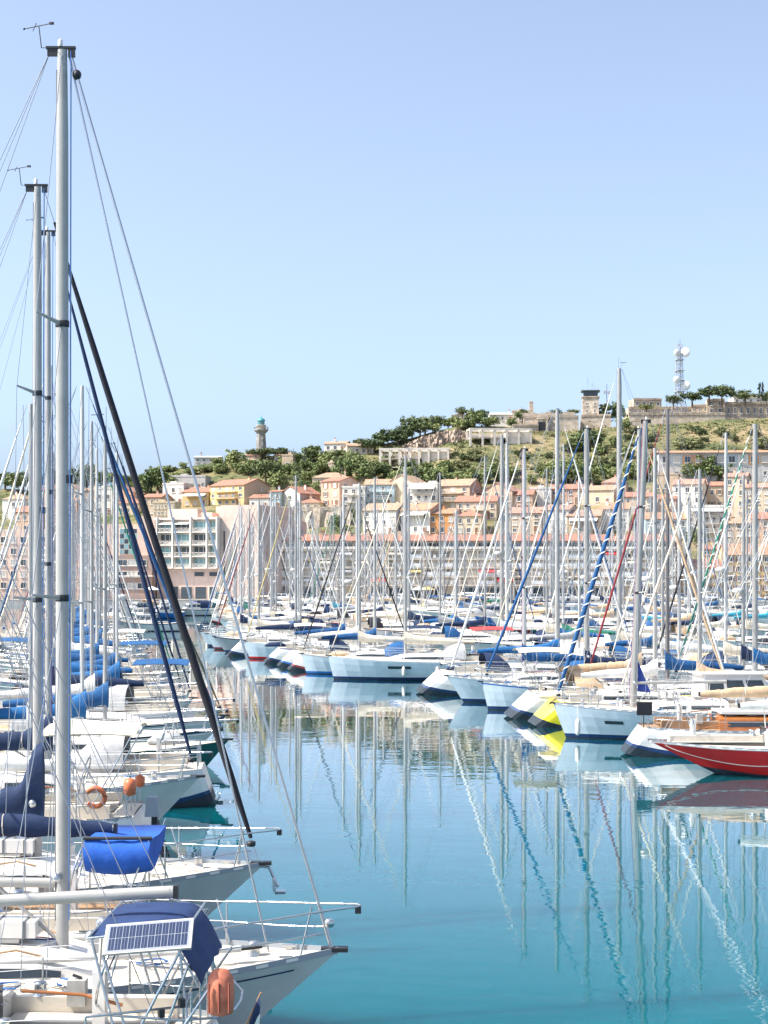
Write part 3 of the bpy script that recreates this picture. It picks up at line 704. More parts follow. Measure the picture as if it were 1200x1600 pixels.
for k in range(22):                                  # netting laced along the rail
    xx = 1.2+k*.26
    m.tube([(xx, HS.edge(xx)-.03, HS.deck(xx)+.04), (xx+.26, HS.edge(xx+.26)-.03, HS.deck(xx)+.58)], .005, 3); m.tube([(xx+.26, HS.edge(xx+.26)-.03, HS.deck(xx)+.04), (xx, HS.edge(xx)-.03, HS.deck(xx)+.58)], .005, 3)
m.build('rail_netting', mat('netting', (.35, .36, .36), .8), s1, off(9.2))
s2, H2 = sailboat((X(412, 28.3), 28.3), R(0), True, 0, 'white yacht with navy furled headsail and navy sail stowed at the second mast', L=11, B=3.5, fb=1.15, mast_h=14.35, group=NEAR, hull='white', transom='white',
                  cover='navy', furl='black', mx=4.33, br=1.5, mr=.066, furl_r=.078, boom_len=4.4, boomz=2.35, cover_high=1.35)
m = MB(); m.tube([(10.75, 0, H2.deck(10.7)+.02), (11.1, 0, H2.deck(10.7)-.02), (11.28, 0, .95)], .03, 6); m.box((11.2, 0, 1.0), (.06, .34, .22), 0, .1); m.box((11.32, 0, .86), (.2, .22, .05), 0)
m.build('anchor', STEEL, s2, off(11))
s3, H3 = sailboat((X(262, 35.4), 35.4), R(2), False, 0, 'white yacht with cream awning and orange gear on its stern, boarding ladder down', L=10.4, B=3.4, fb=1.25, mast_h=13.4, group=NEAR, hull='white', transom='white',
                  cover='white', furl='white', sr=.7, bimini='cream', stern_w=.85)
m = MB()
for yy in (-.45, .05): m.tube([(.30, yy-.1, .95), (-.05, yy-.1, -.2)], .02, 5)
for k in range(5): m.tube([(.28-.08*k, -.55, .85-.22*k), (.28-.08*k, -.05, .85-.22*k)], .025, 5)
m.build('boarding_ladder', BLACK, s3, off(10.4))
m = MB(); m.lathe([(.03, -.2), (.14, -.15), (.15, .1), (.10, .2), (.02, .22)], (.75, 1.1, H3.deck(.6)+.65), 10); m.build('buoy', ORANGE, s3, off(10.4))
m = MB(); m.lathe([(.03, -.15), (.12, -.1), (.12, .1), (.02, .16)], (.7, -.3, H3.deck(.6)+.6), 10); m.build('buoy', ORANGE, s3, off(10.4))
m = MB(); m.torus((1.5, 1.4, H3.deck(1.2)+.5), .22, .065, 12, 6, 0, Matrix.Rotation(R(80), 3, 'X'), .6, 5.6); m.build('life_ring', ORANGE, s3, off(10.4))
m = MB(); m.box((.30, .5, 1.45), (.34, .36, .45), 0, taper=.7); m.box((.25, .5, .9), (.14, .14, .9), 1); m.build('outboard_motor', [mat('grey_cowl', (.22, .26, .31), .4), BLACK], s3, off(10.4))
s4, H4 = sailboat((X(312, 40.3), 40.3), R(2), True, 0, 'white yacht with thin navy furled headsail behind the cream awning', L=10.6, B=3.3, fb=1.15, mast_h=16.2, group=NEAR, cover='navy', furl='navy', mx=4.1, br=1.3, mr=.058, furl_r=.07, dodger='blue')

# --- left bank further back
def auto_attrs(rg_, near):
    a = dict(L=rg_.choice([8.6, 9.2, 9.8, 10.3, 10.8, 11.4]), hull=rg_.choices(['white', 'pale blue', 'cream', 'navy', 'dark green', 'blue', 'grey'], [72, 8, 5, 5, 3, 4, 3])[0],
             cover=rg_.choices(['blue', 'royal blue', 'navy', 'white', 'cream', 'tan', 'grey', 'turquoise', 'red', 'green'], [9, 7, 9, 30, 20, 14, 8, 2, 1, 1])[0],
             furl=rg_.choices(['white', 'cream', 'navy', 'blue', 'black', 'tan', 'grey', 'green', 'maroon'], [40, 18, 8, 8, 6, 8, 8, 2, 2])[0],
             dodger=rg_.choices([None, 'blue', 'navy', 'white', 'grey', 'tan', 'black'], [28, 14, 20, 8, 14, 10, 6])[0], radar=rg_.random() < .2, mast=rg_.choices([ALU, WHITEM], [70, 30])[0], bimini=rg_.choices([None, 'blue', 'cream', 'navy', 'white'], [74, 9, 7, 5, 5])[0])
    a['mast_h'] = a['L']*1.36+rg_.uniform(-.9, 1.2); a['B'] = a['L']*.325; a['fb'] = .75+a['L']*.04
    a['br'] = rg_.uniform(.7, 1.5); a['sr'] = rg_.choice([.4, .6, -.4, .15, .9]); a['stern_w'] = rg_.uniform(.66, .88)
    if rg_.random() < .4: a['stripe'] = rg_.choice(['navy', 'blue', 'maroon', 'grey', 'navy'])
    if rg_.random() < .35: a['boot'] = rg_.choice(['blue', 'red', 'maroon', 'dark green'])
    return a
PLAIN = {'pale blue': 'pale blue', 'dark green': 'dark green'}
def words(a, bow):
    w = '%s %s yacht' % (a['hull'], 'bow-out' if bow else 'stern-out')  # a pale blue hull is white paint tinted to look shaded
    if a.get('cover'): w += ', %s boom cover' % a['cover']
    return w
LROW = [(19, 0)]
def lx_tip(d): return interp([(40, -5.0), (49, -5.4), (58, -6.4), (75, -10.2), (100, -16.0), (150, -26.2), (195, -35.5)], d)
man = {44.6: dict(bow=False, hull='white', cover='white', bimini=None, dodger='grey'), 49: dict(bow=True, hull='dark green', cover='royal blue', furl='blue', mast_h=13.1, L=10.6, spiral=None, mx=4.8),
       53.2: dict(bow=True, hull='white', cover='blue', furl='navy', L=10.2, mast_h=12.2), 57.6: dict(bow=True, hull='white', furl='olive', cover='white', mast_h=12.8, L=10.4, mx=5.2), 62: dict(bow=False, cover='navy', hull='white', bimini='blue'),
       66: dict(bow=True, furl='navy', cover='royal blue', hull='white'), 70: dict(bow=False, cover='royal blue', hull='white', dodger='blue'), 74: dict(bow=True, cover='blue', hull='white', furl='navy', spiral=None), 78: dict(bow=False, cover='blue', bimini='blue', hull='white')}
rl = random.Random(21)
ds = sorted(man)+[82+4.1*i for i in range(27)]
for i, d in enumerate(ds):
    a = auto_attrs(rl, True); bow = rl.random() < .55
    if a['cover'] in ('tan', 'red', 'green', 'grey', 'cream'): a['cover'] = 'blue'
    a['mr'] = .062 if d < 75 else .072
    if d in man: a.update({k: v for k, v in man[d].items() if k != 'bow'}); bow = man[d]['bow']
    sailboat((lx_tip(d)+rl.uniform(-.3, .3), d), OL+R(rl.uniform(-2, 2)), bow, 1 if d < 115 else 2, words(a, bow)+', left bank, %s beyond the cream awning' % ordinal(i+2), group=NEAR, rng=rl, **a)
rl2 = random.Random(33)
for i in range(21):
    d = 62+i*5.6
    a = auto_attrs(rl2, False); bow = rl2.random() < .5
    if a['cover'] in ('tan', 'red'): a['cover'] = 'navy'
    sailboat((lx_tip(d)-23.5+rl2.uniform(-.4, .4)-(0 if bow else 0), d), math.pi+OL, bow, 2 if d > 90 else 1, words(a, bow)+', left back row, %s from the camera' % ordinal(i+1), group='sailing boats in the row behind the left bank', rng=rl2, **a)

# --- right moorings, front row (hand placed from the red boat to the quay)
RG = 'sailing boats along the right-hand pontoon'
def rx(d): return 22.2-.258*d
red, HR = sailboat((X(1015, 51), 51), R(181), False, 0, 'dark red classic yacht with white deck and white rope looped along its hull', L=13, B=3.0, fb=1.0, mast_h=15, group=RG, hull='red', transom='red', boot='red', cover='white', furl='white',
                   sr=-2.3, br=2.2, stern_w=.30, spring=.62, mx=5.2, cab0=.30, cab1=.62, coach_h=.5, cabm=GEL, rails=False, boomz=2.3)
m = MB(); pts = []
for i in range(25):
    u = i/24; xx = .45+5.6*u; t = xx/13; z = HR.zs(t)-.06-.50*math.sin(math.pi*u)**.8; zz = max(z, .15); pts.append(Vector((xx, -HR.y(clamp((xx-HR.x0(zz/HR.zs(t)))/(HR.x1(zz/HR.zs(t))-HR.x0(zz/HR.zs(t))), 0, 1), zz)-.03, zz)))
m.tube(pts, .014, 6); m.build('hanging_rope', ROPE, red, off(13))
m = MB()
for sd in (-1, 1):
    for i in range(30):
        p = []
        for tt in (i/30, (i+1)/30): p.append([Vector((HR.x(tt, HR.zs(tt)-z_), sd*(HR.y(tt, HR.zs(tt)-z_)+.008), HR.zs(tt)-z_)) for z_ in (-.02, .012)])
        m.quad(p[0][0], p[1][0], p[1][1], p[0][1])
m.build('gunwale_strip', GEL, red, off(13))
fender((6.2, -1.62, .55), red, 13, 'red and white fender at the right end of the red yacht', mat('fender_red', (.65, .06, .04), .4), .13, .7)
fender((6.5, -1.68, .45), red, 13, 'round white fender hanging low on the red yacht', GEL, .17, .36)
wood, HW = sailboat((X(968, 56.4), 56.4), R(181), False, 0, 'white yacht with varnished wooden cabin and black board on its stern', L=12, B=3.2, fb=1.05, mast_h=14, group=RG, hull='white', transom='white', boot='navy', cover='tan', furl='cream', sr=.85,
                    stern_w=.62, cabm=VARN, deckm=TEAK, cab0=.30, cab1=.72, coach_h=.50, mx=4.6, boomz=2.25, mast=WHITEM)
m = MB(); m.box((12*.5, 0, HW.deck(6)+.60), (4.6, 1.7, .08)); m.build('cabin_top', GEL, wood, off(12))
m = MB(); m.box((.78, -.9, HW.deck(.8)+.72), (.58, .04, .50)); m.tube([(.75, -.9, HW.deck(.8)), (.75, -.9, HW.deck(.8)+.6)], .02, 5); m.build('dark_board', BLACK, wood, off(12))
wh, HB = sailboat((X(864, 62), 62), R(181), True, 0, 'white yacht with blue and white spiral furled headsail, beside the yellow stern', L=11, B=3.5, fb=1.2, mast_h=13.3, group=RG, hull='pale blue', transom='white', boot='navy', cover=None, furl='blue', spiral='white',
                  mx=3.35, br=.55, lean=-.045, mr=.10, furl_r=.10, cab0=.35, cab1=.66, boomz=2.3)
m = MB(); m.add([(7.45, 0, 1.95), (7.42, 0, 3.2), (6.9, 0, 1.9), (7.45, .03, 1.95), (7.42, .03, 3.2), (6.9, .03, 1.9)], [(0, 1, 2), (5, 4, 3), (0, 2, 5, 3), (1, 4, 5, 2), (0, 3, 4, 1)]); m.build('blue_sail_bag', fabric('sail_bag', (.015, .04, .22)), wh, off(11))
m = MB(); t_ = .80
m.quad(*[Vector((HB.x(t, z), HB.y(t, z)+.012, z)) for t, z in ((.76, .80), (.83, .80), (.83, .66), (.76, .66))]); m.build('hull_window', GLASS, wh, off(11))
fender((10.1, .95, .55), wh, 11, 'white cylindrical fender on the pale bow next to the yellow stern', GEL, .11, .62)
sailboat((X(823, 67), 67), R(184), False, 1, 'bright yellow yacht seen from its stern, between two white hulls', L=9.5, B=3.2, fb=1.15, mast_h=12.6, group=RG, hull='yellow', transom='yellow', boot='yellow', cover='white', furl='white', sr=1.3, stern_w=.85, mx=3.6)
RM = [  # d, tip px, bow, overrides (pale blue: white hull, shade put into its tint)
 (70.6, 785, False, dict(L=11, cover='tan', furl='tan', sr=1.4, mast_h=13.8, radar=True)),
 (74.4, 752, True, dict(L=10.6, hull='pale blue', cover='navy', furl='blue', mast_h=14.2, br=.35, mx=5.4, furl_label='blue', mr=.10)),
 (78.8, 698, True, dict(L=10.4, hull='pale blue', cover='blue', furl='white', mast_h=13.5, br=.9, dodger='blue')),
 (84.5, 647, False, dict(L=13, cover='royal blue', furl='white', mast_h=16.3, mx=4.7, sr=1.5, mr=.115)),
 (95.5, 512, True, dict(L=12.6, hull='pale blue', cover='cream', furl='cream', mast_h=14.5, br=.4, bimini='red')),
 (100.5, 470, True, dict(L=10, hull='pale blue', cover='cream', furl='black', mast_h=13, br=.4)),
 (104.2, 446, False, dict(L=10.5, cover='blue', furl='white', sr=1.3, mast_h=13.6, dodger='navy')),
 (108.2, 430, False, dict(L=10, cover='white', furl='black', sr=1.2, mast_h=12.2)),
 (112.6, 409, False, dict(L=10.4, cover='blue', furl='cream', sr=1.3, mast_h=12.8)),
 (117.5, 382, True, dict(L=10.2, hull='pale blue', cover='navy', furl='yellow', mast_h=14.6, br=.4)),
 (122, 352, False, dict(L=10.3, cover='navy', furl='white', sr=1.2, mast_h=13.3)),
 (127, 333, True, dict(L=9.8, hull='grey', cover='cream', furl='maroon', mast_h=13.1)),
 (132, 322, True, dict(L=9.6, hull='pale blue', cover='white', furl='white', mast_h=12.4)),
 (137, 312, True, dict(L=9.6, hull='pale blue', cover='navy', furl='blue', mast_h=12.9)),
]
rr_ = random.Random(5)
k = 0
for d, px, bow, ov in RM:
    a = auto_attrs(rr_, True); a.pop('spiral', None); a['hull'] = 'white'
    ov = dict(ov); ov.pop('furl_label', None); a.update(ov); a['B'] = a['L']*.32; a['fb'] = .75+a['L']*.04
    k += 1
    ro, Hx = sailboat((X(px, d), d), R(184+rr_.uniform(-2.5, 2.5)), bow, 0 if d < 80 else 1, words(a, bow)+', front right row, %s beyond the yellow boat' % ordinal(k), group=RG, rng=rr_, **a)
    if d < 100:
        for xx in ((.45, .62) if d > 90 else (.72,)):
            xl = xx*a['L']; y = Hx.y(Hx.tx(xl), .6)+.12
            fender((xl, y if bow else -y, .6), ro, a['L'], 'small white fender on the side of the %s boat beyond the yellow one%s' % (ordinal(k), '' if xx != .45 else ', aft one'))
for i in range(24):
    d = 142.5+4.8*i
    a = auto_attrs(rr_, False); bow = rr_.random() < .6; k += 1
    a['mast_h'] *= rr_.uniform(.92, 1.1)
    sailboat((rx(d)+rr_.uniform(-.4, .4)+interp([(140, 0), (200, 6), (260, 14)], d), d), OR_, bow, 2, words(a, bow)+', front right row, %s beyond the yellow boat' % ordinal(k), group=RG, rng=rr_, **a)
# --- the row behind, its masts placed where the photo shows tall ones
R2 = {66: dict(px=1090, bow=False, L=9.5, hull='brown', transom='brown', cover='tan', furl='cream', mast_h=11.5), 77: dict(px=1176, bow=False, L=11, mast_h=14.6, furl='green', spiral='white', cover='royal blue', hull='blue', mr=.125), 85: dict(px=1131, bow=False, L=11, mast_h=14.9, furl='black', cover='cream'), 100: dict(px=965, bow=False, L=14, mast_h=20.6, furl='white', cover='cream', mr=.15),
      72.5: dict(px=1040, bow=False, L=10.5, mast_h=14.9, furl='maroon', cover='blue', mast=mat('dark_mast', (.16, .15, .15), .5), hull='blue'), 105: dict(px=904, bow=True, L=10, mast_h=13.7), 112: dict(px=879, bow=False, L=11, mast_h=16.6), 120: dict(px=783, bow=False, L=13, mast_h=18.0, mr=.16, furl='white', cover='white'),
      123.6: dict(px=791, bow=False, L=12.5, mast_h=17.6, mr=.15, furl='cream', cover='white'), 128: dict(px=757, bow=True, L=12, mast_h=16.9), 136: dict(px=687, bow=False, L=11.4, mast_h=16), 150: dict(px=631, bow=True, L=12, mast_h=17.4), 116: dict(px=853, bow=False, L=11, mast_h=15.0)}
r2 = random.Random(9)
ds = sorted(list(R2)+[81, 89, 93, 96.6, 108.5, 132, 140.5, 145]+[154.5+4.6*i for i in range(22)])
GB = 'sailing boats in the second right-hand row'
for i, d in enumerate(ds):
    a = auto_attrs(r2, False); bow = r2.random() < .4
    tipx = rx(d)+24+r2.uniform(-.5, .5)+interp([(140, 0), (200, 4), (260, 8)], d)
    if d in R2:
        q = dict(R2[d]); px = q.pop('px'); bow = q.pop('bow'); a.pop('spiral', None); a.update(q); a['B'] = a['L']*.315; a['fb'] = .75+a['L']*.04
        tipx = X(px, d)+(.40*a['L'] if bow else .60*a['L'])
    sailboat((tipx, d), R(4), bow, 1 if d < 101 else 2, words(a, bow)+', second right row, %s from the near end' % ordinal(i+1), group=GB, rng=r2, **a)
r3 = random.Random(14)
for row, (dx, d0, dd, sgn, nm, g) in enumerate(((36, 112, 5.4, -1, 'third', 'sailing boats in the third right-hand row'), (60, 140, 5.6, 1, 'fourth', 'sailing boats in the fourth right-hand row'), (72, 172, 6.0, -1, 'fifth', 'sailing boats in the fifth right-hand row'), (96, 206, 6.4, 1, 'sixth', 'sailing boats in the sixth right-hand row'))):
    d = d0; i = 0
    while d < 258:
        a = auto_attrs(r3, False); bow = r3.random() < (.7 if sgn < 0 else .35); i += 1
        tx_ = rx(d)+dx
        if (tx_-4)/d*F+CX < 1330:
            sailboat((tx_+r3.uniform(-.4, .4), d), R(184) if sgn < 0 else R(4), bow, 2, words(a, bow)+', %s right row, %s from the near end' % (nm, ordinal(i)), group=g, rng=r3, **a)
        d += dd*r3.uniform(.9, 1.1)
# motor boats
motorboat((X(985, 67), 64.8), R(184), False, 1, 'white motor cruiser with glazed pilothouse behind the wooden-cabin yacht', L=8.6, B=2.9, fb=1.05, style='pilot')
mb = [(180, 172, 'white', 'cabin', None, 'white cabin boat at the far left jetty'), (206, 199, 'white', 'cabin', 'blue', 'motorboat with blue canopy by the far left jetty'), (226, 215, 'blue', 'cabin', None, 'blue-hulled motorboat in front of the pink building'), (246, 224, 'white', 'pilot', None, 'small white pilothouse boat below the pink building'),
      (268, 230, 'white', 'cabin', 'navy', 'white motorboat with navy canopy below the pink building'), (150, 196, 'white', 'pilot', None, 'white pilothouse boat beside the left masts'), (190, 238, 'cream', 'cabin', 'tan', 'cream motorboat with tan canopy near the far quay'), (300, 246, 'white', 'cabin', 'white', 'white motorboat with white canopy near the far quay'),
      (232, 250, 'grey', 'cabin', None, 'grey open motorboat close under the far quay')]
for px, d, hull, st, can, lb in mb: motorboat((X(px, d), d), R(rr_.uniform(150, 260)), True, 1, lb, L=rr_.uniform(6, 8), hull=hull, style=st, canopy=can)
# pontoons
def pontoon(p, q, w, label):
    p, q = Vector((*p, 0)), Vector((*q, 0)); n = (q-p).normalized(); s = Vector((-n.y, n.x, 0)); Ln = (q-p).length
    t = thing('floating_pontoon', label, 'pontoon', (p+q)/2, math.atan2(n.y, n.x), 'floating pontoons between the rows')
    m = MB(); m.box((0, 0, .38), (Ln, w, .12)); m.build('walkway', mat('pontoon_planks', (.36, .32, .27), .85, noise=.3, nscale=2), t)
    m = MB(); k = int(Ln/6)
    for i in range(k): m.box((-Ln/2+3+i*6, 0, .05), (2.2, w*.9, .5))
    m.build('floats', mat('concrete', (.35, .34, .32), .9, noise=.2), t)
    for i in range(int(Ln/14)):
        m = MB(); x_ = -Ln/2+7+14*i; m.box((x_, w*.32, .44+.5), (.22, .22, 1.0)); m.box((x_, w*.32, 1.0), (.26, .26, .18), 1); m.build('power_post', [GEL, mat('post_blue', (.02, .12, .4), .5)], t)
pontoon((lx_tip(30)-11.6, 24), (lx_tip(190)-11.6, 195), 2.0, 'narrow walkway behind the left bank boats')
pontoon((rx(62)+12, 62), (rx(255)+16, 258), 1.4, 'walkway behind the front right row')
pontoon((rx(130)+48, 130), (rx(262)+48, 262), 1.6, 'walkway between third and fourth right rows')
pontoon((X(120, 188), 188), (X(262, 192), 192), 2.2, 'low dark jetty across the far end of the channel')
# ------------------------------------------------------------------ water, quay, hill
def water_material():
    m = bpy.data.materials.new('harbour_water'); m.use_nodes = True; nt = m.node_tree; b = nt.nodes['Principled BSDF']
    b.inputs['Base Color'].default_value = (.0005, .088, .112, 1); b.inputs['Roughness'].default_value = .5; b.inputs['Specular IOR Level'].default_value = 0
    b.subsurface_method = 'BURLEY'; b.inputs['Subsurface Weight'].default_value = 1; b.inputs['Subsurface Radius'].default_value = (1, 1, 1); b.inputs['Subsurface Scale'].default_value = 1.8
    g = nt.nodes.new('ShaderNodeBsdfGlossy'); g.inputs['Roughness'].default_value = .012; g.inputs['Color'].default_value = (.97, .98, .98, 1)
    fr = nt.nodes.new('ShaderNodeFresnel'); fr.inputs['IOR'].default_value = 1.333
    rp = nt.nodes.new('ShaderNodeMapRange'); rp.inputs[1].default_value = .13; rp.inputs[2].default_value = .54; rp.inputs[3].default_value = .02; rp.inputs[4].default_value = .93
    mx = nt.nodes.new('ShaderNodeMixShader'); out = nt.nodes['Material Output']
    nt.links.new(fr.outputs[0], rp.inputs[0]); nt.links.new(rp.outputs[0], mx.inputs[0]); nt.links.new(b.outputs[0], mx.inputs[1]); nt.links.new(g.outputs[0], mx.inputs[2]); nt.links.new(mx.outputs[0], out.inputs['Surface'])
    tc = nt.nodes.new('ShaderNodeTexCoord')
    def noise(sx, sy, sc, det):
        mp = nt.nodes.new('ShaderNodeMapping'); mp.inputs['Scale'].default_value = (sx, sy, 1)
        n = nt.nodes.new('ShaderNodeTexNoise'); n.inputs['Scale'].default_value = sc; n.inputs['Detail'].default_value = det
        nt.links.new(tc.outputs['Object'], mp.inputs['Vector']); nt.links.new(mp.outputs['Vector'], n.inputs['Vector']); return n
    a = noise(.55, 1.0, 1.9, 2); c = noise(.4, 1, .35, 2)
    # calm and ruffled patches: ripple height varies over the basin
    patch = noise(.5, 1, .06, 3); r = nt.nodes.new('ShaderNodeMapRange'); r.inputs[1].default_value = .38; r.inputs[2].default_value = .62; r.inputs[3].default_value = .45; r.inputs[4].default_value = 1.25
    nt.links.new(patch.outputs['Fac'], r.inputs[0])
    ml = nt.nodes.new('ShaderNodeMath'); ml.operation = 'MULTIPLY'; nt.links.new(a.outputs['Fac'], ml.inputs[0]); nt.links.new(r.outputs[0], ml.inputs[1])
    ad = nt.nodes.new('ShaderNodeMath'); ad.operation = 'MULTIPLY_ADD'; ad.inputs[1].default_value = 2.4; nt.links.new(c.outputs['Fac'], ad.inputs[0]); nt.links.new(ml.outputs[0], ad.inputs[2])
    bp = nt.nodes.new('ShaderNodeBump'); bp.inputs['Strength'].default_value = 1.0; bp.inputs['Distance'].default_value = .0038
    nt.links.new(ad.outputs[0], bp.inputs['Height']); nt.links.new(bp.outputs['Normal'], g.inputs['Normal']); nt.links.new(bp.outputs['Normal'], fr.inputs['Normal'])
    return m
m = MB(); m.quad((-900, -60, 0), (900, -60, 0), (900, 318, 0), (-900, 318, 0))
structure(m.build('water', water_material()), 'calm turquoise harbour water', 'water')
QY, QZ = 300.0, .85
conc = mat('quay_concrete', (.40, .38, .35), .9, noise=.25, nscale=.5)
m = MB(); m.quad((-900, QY, -2), (900, QY, -2), (900, QY, QZ), (-900, QY, QZ)); m.quad((-900, QY, QZ), (900, QY, QZ), (900, 330, QZ), (-900, 330, QZ), 1)
structure(m.build('quay', [conc, mat('asphalt', (.075, .075, .075), .9, noise=.2, nscale=.4)]), 'quay road along the far side of the harbour', 'quay')
m = MB()
for k in range(-14, 16): m.quad((k*9, 308.6, QZ+.004), (k*9+4, 308.6, QZ+.004), (k*9+4, 308.75, QZ+.004), (k*9, 308.75, QZ+.004))
structure(m.build('road_markings', mat('road_paint', (.8, .8, .78), .7)), 'white dashes on the quay road', 'markings')
m = MB(); m.box((0, 313, QZ+.07), (420, 4.6, .14)); structure(m.build('pavement', mat('pavement_slabs', (.42, .39, .35), .9, noise=.15)), 'raised pavement in front of the apartments', 'pavement')

RIDGE = [(-500, 790), (-200, 775), (0, 768), (150, 764), (250, 738), (330, 728), (400, 716), (450, 716), (500, 707), (550, 698), (600, 693), (640, 686), (700, 672), (760, 668), (850, 670), (905, 668), (950, 663), (1050, 660), (1140, 655), (1250, 650), (1500, 645), (1900, 660)]
YR = 480.0
def fbm(x, y, s):
    v = 0; a = 1.0
    for k in range(4):
        v += a*(math.sin(x*s+1.7*k+2.1*math.sin(y*s*.7+k))*math.cos(y*s*1.1-.9*k+1.3*math.sin(x*s*.6))); s *= 2.03; a *= .5
    return v
def ground(x, y):
    if y < 322: return QZ
    px = CX+F*x/y
    pr = sinterp(RIDGE, clamp(px, -500, 1900)); zr = CH+(HZ-pr)*YR/F
    t = clamp((y-322)/(YR-322), 0, 1)
    z_end = QZ
    py = 936-(936-pr)*(t**.80)
    z = CH+(HZ-py)*y/F
    if y > YR:
        z = zr-.006*(y-YR)+ (0 if y < 560 else -.0009*(y-560)**1.6)
    z += .9*fbm(x, y, .045)*min(1, t*3)*(1 if y <= YR else max(.15, 1-(y-YR)/30))
    return max(z, QZ if y < 330 else -5)
def hit(px, py):
    y = 323.0
    while y < 700:
        p = at(px, py, y)
        if ground(p.x, y) >= p.z: return Vector((p.x, y, ground(p.x, y)))
        y += .5
    return at(px, py, 490)
def terrain_material():
    m = bpy.data.materials.new('hillside'); m.use_nodes = True; nt = m.node_tree; b = nt.nodes['Principled BSDF']; b.inputs['Roughness'].default_value = .95
    tc = nt.nodes.new('ShaderNodeTexCoord')
    def nz(sc, det): n = nt.nodes.new('ShaderNodeTexNoise'); n.inputs['Scale'].default_value = sc; n.inputs['Detail'].default_value = det; n.inputs['Roughness'].default_value = .7; nt.links.new(tc.outputs['Object'], n.inputs['Vector']); return n
    a, c = nz(.055, 6), nz(.6, 8)
    r = nt.nodes.new('ShaderNodeValToRGB'); e = r.color_ramp.elements; e[0].position = .40; e[0].color = (.060, .080, .026, 1); e[1].position = .62; e[1].color = (.31, .235, .14, 1)
    q = e.new(.5); q.color = (.155, .150, .062, 1)
    nt.links.new(a.outputs['Fac'], r.inputs['Fac'])
    mx = nt.nodes.new('ShaderNodeMix'); mx.data_type = 'RGBA'; mx.blend_type = 'MULTIPLY'; mx.inputs[0].default_value = .8
    r2 = nt.nodes.new('ShaderNodeValToRGB'); r2.color_ramp.elements[0].position = .3; r2.color_ramp.elements[0].color = (.5, .55, .45, 1); r2.color_ramp.elements[1].position = .65; r2.color_ramp.elements[1].color = (1.15, 1.1, 1.05, 1)
    nt.links.new(c.outputs['Fac'], r2.inputs['Fac']); nt.links.new(r.outputs['Color'], mx.inputs[6]); nt.links.new(r2.outputs['Color'], mx.inputs[7]); nt.links.new(mx.outputs[2], b.inputs['Base Color'])
    bp = nt.nodes.new('ShaderNodeBump'); bp.inputs['Strength'].default_value = .8; bp.inputs['Distance'].default_value = .5; nt.links.new(c.outputs['Fac'], bp.inputs['Height']); nt.links.new(bp.outputs['Normal'], b.inputs['Normal'])
    return m
m = MB(); rows = []
ys = [321.5]+[324+3*i for i in range(60)]+[505+12*i for i in range(16)]+[720, 780, 900, 1200, 2500]
for y in ys:
    row = []
    for i in range(181):
        px = -700+2600*i/180; x = (px-CX)/F*y
        row.append(Vector((x, y, (QZ-.3 if y < 322 else ground(x, y)))))
    rows.append(row)
m.loft(rows, 0, False, False, True)
structure(m.build('hill', terrain_material()), 'dry grassy hill behind the town', 'hill')

# ------------------------------------------------------------------ windows and houses
GLASSB = mat('window_glass', (.05, .065, .08), .12, spec=.6)
CURT = mat('curtained_glass', (.50, .47, .42), .4)
FRAME = mat('window_frame', (.72, .67, .60), .6)
SHUT = {'brown': mat('shutter_brown', (.22, .12, .07), .7), 'blue': mat('shutter_blue', (.22, .36, .46), .7), 'white': mat('shutter_white', (.70, .69, .66), .7), 'green': mat('shutter_green', (.10, .22, .17), .7)}
_W = {}
def window_mesh(w, h, sh=None, kind=0):
    k = (round(w, 1), round(h, 1), sh, kind)
    if k in _W: return _W[k]
    w, h = k[0], k[1]; m = MB(); f = .09
    for s in (-1, 1): m.box((s*(w/2-f/2), -.03, h/2), (f, .08, h), 0)
    for z in (f/2, h-f/2): m.box((0, -.03, z), (w-2*f, .07, f), 0)
    m.box((0, -.01, h/2), (w-2*f, .03, h-2*f), 1)
    m.box((0, -.035, h/2), (.05, .05, h-2*f), 0)
    m.box((0, -.08, -.05), (w+.2, .18, .09), 0)
    if sh:
        for s in (-1, 1): m.box((s*(w/2+w*.24), -.04, h/2), (w*.44, .06, h), 2)
    _W[k] = m.mesh('window', [FRAME, (GLASSB, CURT)[kind], SHUT[sh or 'white']])
    return _W[k]
def put_window(par, x, y, z, w, h, rz=0.0, sh=None, kind=0):
    return link('window', window_mesh(w, h, sh, kind), par, (x, y, z), rz)
TIL = {'red': tiles('red', (.38, .18, .12)), 'orange': tiles('orange', (.42, .235, .14)), 'tan': tiles('tan', (.40, .265, .175)), 'brown': tiles('brown', (.38, .25, .18)), 'grey': mat('roof_grey', (.42, .41, .40), .9, noise=.15), 'pink': tiles('pink', (.40, .235, .175))}
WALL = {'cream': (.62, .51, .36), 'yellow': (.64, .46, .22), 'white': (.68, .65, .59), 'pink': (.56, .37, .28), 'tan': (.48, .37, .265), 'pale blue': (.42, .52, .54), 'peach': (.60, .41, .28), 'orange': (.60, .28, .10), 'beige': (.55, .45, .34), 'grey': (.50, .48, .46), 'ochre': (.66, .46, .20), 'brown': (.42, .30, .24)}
def wallm(c): return stucco(c.replace(' ', '_'), WALL[c])
hr = random.Random(3)
GH = 'houses on the hillside'
